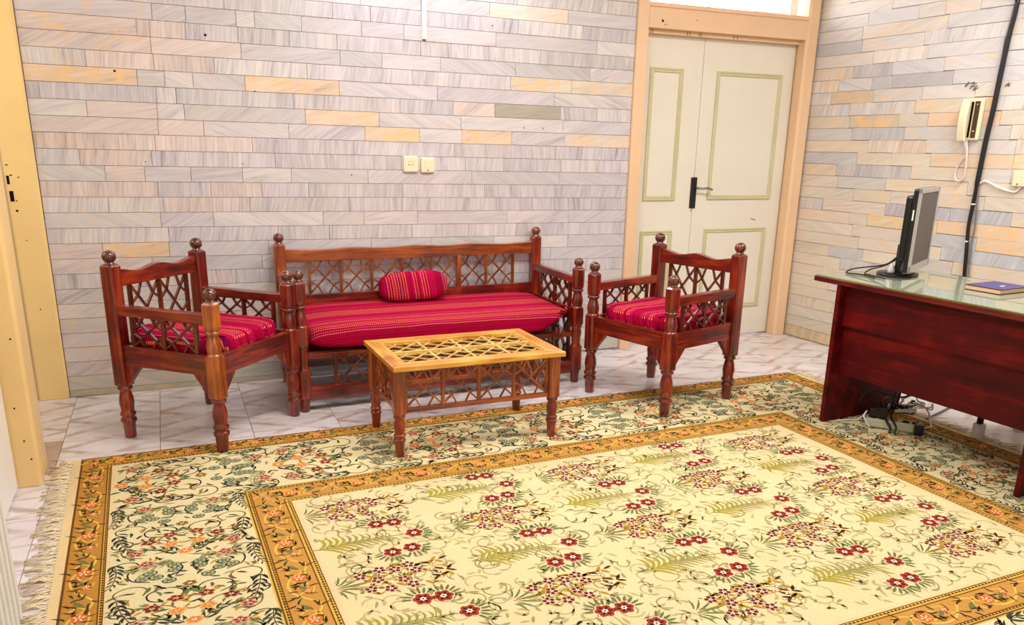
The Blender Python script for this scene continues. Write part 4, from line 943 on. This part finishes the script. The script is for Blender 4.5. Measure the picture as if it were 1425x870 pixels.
# main border repeat (t along the border, w from the outer edge inwards)
def border_spray(seed):
    f = Fig(); q = random.Random(seed); cy = 0.238; SC = L4((112, 88, 46))
    LG = L4((150, 146, 96))
    def frond(x, y, a_, n, L, col, curl):
        # a curved stem with paired comma leaves
        P = []
        for k in range(n + 1): P.append((x, y)); x += L / n * math.cos(a_); y += L / n * math.sin(a_); a_ += curl / n
        f.vine(P, 0.0036, SC, ZB + 0.0003)
        for k, (px_, py_) in enumerate(P):
            b_ = math.atan2(P[min(k + 1, n)][1] - P[max(k - 1, 0)][1], P[min(k + 1, n)][0] - P[max(k - 1, 0)][0]); w_ = 1 - 0.5 * k / n
            for e_ in (-1, 1): f.leaf(px_, py_, b_ + e_ * 0.95, 0.048 * w_, 0.0145 * w_, col, ZB + 0.0005, -0.5 * e_)
    for s_ in (-1, 1):
        Yq = lambda w_: cy + s_ * w_
        for (cx, cw, r_, c_) in ((-0.17, 0.10, 0.085, DARK), (-0.02, 0.175, 0.05, SC), (0.04, 0.075, 0.055, DARK), (0.20, 0.12, 0.085, SC), (0.125, 0.20, 0.035, DARK), (-0.26, 0.19, 0.04, DARK)):
            f.vine([(cx + r_ * math.cos(b_), Yq(cw + r_ * math.sin(b_))) for b_ in (0.2, 1.0, 1.9, 2.8, 3.7, 4.6, 5.5)], 0.0058, c_, ZB + 0.0003)
        frond(-0.29, Yq(0.225), 0.15 * -s_, 6, 0.20, DGRN, 0.5 * s_); frond(0.28, Yq(0.03), PI - 0.5 * s_, 5, 0.16, DGRN, -1.2 * s_)
        frond(0.02, Yq(0.215), -0.1 * s_, 6, 0.22, DARK, -0.3 * s_); frond(-0.26, Yq(0.05), 0.8 * s_, 5, 0.14, LG, 1.0 * s_)
        for (x, w_) in ((-0.165, 0.115), (-0.125, 0.140), (-0.120, 0.098), (-0.205, 0.040), (-0.165, 0.040), (-0.075, 0.060)):
            f.disc(x, Yq(w_), 0.0235, DGRN, ZB + 0.0006, 10); f.disc(x, Yq(w_), 0.0195, BLUG, ZB + 0.0009, 10)
            for k in range(6):
                f.disc(x + 0.0145 * math.cos(k * 1.047), Yq(w_) + 0.0145 * math.sin(k * 1.047), 0.0058, L4((176, 178, 140)), ZB + 0.0012, 6)
            f.disc(x, Yq(w_), 0.004, GOLD, ZB + 0.0013, 6)
        for (x, w_, c1) in ((0.085, 0.045, REDP), (0.135, 0.115, DRED), (0.185, 0.045, ORG), (0.235, 0.160, PNK), (-0.255, 0.125, PNK)):
            f.flower(x, Yq(w_), 0.028, c1, L4((228, 200, 150)), DKR if c1 != ORG else ORR, 5, ZB + 0.0006, q.random())
            for k in range(4):
                b_ = q.uniform(0, 6.28); f.leaf(x + 0.028 * math.cos(b_), Yq(w_) + 0.028 * math.sin(b_), b_, 0.03, 0.011, q.choice((GRN, GOLD)), ZB + 0.0005, 0.3)
        for k in range(70):
            x = q.uniform(-0.295, 0.295); w_ = q.uniform(0.005, 0.220); f.leaf(x, Yq(w_), q.uniform(0, 6.28), q.uniform(0.028, 0.046), 0.0135, q.choice((DARK, DGRN, DGRN, GRN, LG, GOLD, SC)), ZB + 0.0004, q.uniform(-0.8, 0.8))
    f.vine([(0.17, cy - 0.03), (0.185, cy + 0.0), (0.17, cy + 0.03)], 0.010, GOLD, ZB + 0.0004)
    f.flower(-0.02, cy, 0.026, GOLD, WHT, DGRN, 6, ZB + 0.0006); f.flower(0.275, cy, 0.03, ORG, WHT, ORR, 6, ZB + 0.0006); f.leaf(0.02, cy, 0.3, 0.06, 0.02, GRN, ZB + 0.0005, 0.2); f.leaf(0.02, cy, -0.3, 0.06, 0.02, GRN, ZB + 0.0005, -0.2)
    return f.mesh('border_spray')
bs = [border_spray(s_) for s_ in (1, 2)]
for me in bs: me.materials.append(M['weave'])
def along(n, length, off): return [off + length * (k + 0.5) / n for k in range(n)]
def place(me, name, u, v, ang, sx=1.0):
    o = link(name, me, rug, 0, (u, -v, 0)); o.rotation_euler = (0, 0, ang); o.scale = (sx, 1, 1); return o
n = 6; Lu = RW_ - 0.27
for k, u in enumerate(along(n, Lu, 0.135)):
    # back side: outer edge at v=0.135, inwards is +v  -> local y must map to -Y world (v)
    place(bs[k % 2], 'border_spray', u, 0.135, PI, Lu / n / 0.6)
    place(bs[(k + 1) % 2], 'border_spray', u, RV - 0.135, 0, Lu / n / 0.6)
n = 4; Lv = RV - 2 * 0.612
for k, v in enumerate(along(n, Lv, 0.612)):
    place(bs[k % 2], 'border_spray', 0.135, v, -PI / 2, Lv / n / 0.6)
    place(bs[(k + 1) % 2], 'border_spray', RW_ - 0.135, v, PI / 2, Lv / n / 0.6)
# band scrolls
def band_scroll(seed, wd):
    f = Fig(); q = random.Random(seed); h = wd / 2; YV = L4((222, 180, 84))
    f.vine([(-0.14, 0.2 * h), (-0.105, 0.7 * h), (-0.06, 0.55 * h), (-0.02, -0.35 * h), (0.03, -0.72 * h), (0.09, -0.5 * h), (0.14, 0.2 * h)], 0.0075, YV, ZB + 0.0003)
    f.vine([(-0.055, -0.6 * h), (-0.075, 0.0), (-0.03, 0.6 * h), (0.03, 0.5 * h), (0.04, 0.0), (0.0, -0.35 * h)], 0.0065, YV, ZB + 0.0003)
    f.vine([(0.06, 0.75 * h), (0.10, 0.5 * h), (0.09, 0.0), (0.12, -0.35 * h)], 0.005, YV, ZB + 0.0003)
    f.flower(-0.012, 0.06 * h, 0.025, ORR, L4((214, 140, 70)), L4((236, 220, 170)), 5, ZB + 0.0006, 0.5)
    f.flower(0.085, 0.30 * h, 0.015, ORR, ORG, WHT, 4, ZB + 0.0006, 0.2)
    f.leaf(-0.115, -0.35 * h, 0.4, 0.055, 0.022, L4((118, 112, 62)), ZB + 0.0005, 0.2); f.leaf(0.045, -0.2 * h, 0.9, 0.045, 0.018, L4((118, 112, 62)), ZB + 0.0005, -0.2)
    for k in range(27):
        x = -0.132 + 0.26 * (k + q.uniform(-0.5, 0.5)) / 27; y = q.uniform(-0.80, 0.74) * h; a_ = q.choice((0.6, 2.3, 3.6, 5.4)) + q.uniform(-0.4, 0.4)
        if abs(y + 0.028 * math.sin(a_)) > 0.93 * h: a_ = -a_
        f.leaf(x, y, a_, q.uniform(0.026, 0.038), 0.0105, q.choice((DBR, DBR, L4((96, 60, 24)), DGRN)), ZB + 0.0005, q.choice((-0.7, 0.7)))
    return f.mesh('band_scroll')
bo, bi = band_scroll(3, 0.096), band_scroll(5, 0.108)
for me in (bo, bi): me.materials.append(M['weave'])
for me, c0, a0 in ((bo, 0.057, 0.0), (bi, 0.697, 0.641)):
    Lu = RW_ - 2 * a0; n = round(Lu / 0.28)
    for u in along(n, Lu, a0):
        place(me, 'band_scroll', u, c0, PI, Lu / n / 0.28); place(me, 'band_scroll', u, RV - c0, 0, Lu / n / 0.28)
    Lv = RV - 2 * a0 - 0.22; n = round(Lv / 0.28)
    for v in along(n, Lv, a0 + 0.11):
        place(me, 'band_scroll', c0, v, -PI / 2, Lv / n / 0.28); place(me, 'band_scroll', RW_ - c0, v, PI / 2, Lv / n / 0.28)
# zigzag guard stripes
f = Fig()
def zig(u0, v0, u1, v1, step=0.016, w=0.0075):
    L = math.hypot(u1 - u0, v1 - v0); n = int(L / step); dx, dy = (u1 - u0) / L, (v1 - v0) / L
    for k in range(n):
        a_ = (k + 0.5) * step; x, y = u0 + dx * a_, v0 + dy * a_
        f.poly([(x - dx * 0.005 - dy * w, -(y - dy * 0.005 + dx * w)), (x + dx * 0.005, -(y + dy * 0.005)), (x - dx * 0.005 + dy * w * 0.3, -(y - dy * 0.005 - dx * w * 0.3)), (x - dx * 0.010, -(y - dy * 0.010))][::-1], ZB + 0.0004, DBR)
for d in (0.766, 0.630, 0.1155):
    zig(d, d, RW_ - d, d); zig(RW_ - d, d, RW_ - d, RV - d); zig(RW_ - d, RV - d, d, RV - d); zig(d, RV - d, d, d)
stuff(f.build('guard_zigzag', M['weave'], rug))
# fringes on the two short sides
q = random.Random(5)
for side in (0, 1):
    f = MB(); n = 420
    for k in range(n):
        v = RV * (k + q.uniform(0.1, 0.9)) / n; x0 = -0.030 if side == 0 else RW_ + 0.030; s_ = -1 if side == 0 else 1
        L = q.uniform(0.045, 0.10); b_ = q.uniform(-0.035, 0.035); c_ = q.uniform(-0.03, 0.03)
        f.tube([(x0, -v, 0.0035), (x0 + s_ * L * 0.45, -v + b_, 0.006 + q.uniform(0, 0.004)), (x0 + s_ * L, -v + b_ + c_, 0.003)], 0.0021, 4)
    stuff(f.build('fringe', M['paper'] if False else bpy.data.materials.get('fringe_wool') or plain('fringe_wool', (232, 214, 178), 0.9, 0.1), rug))
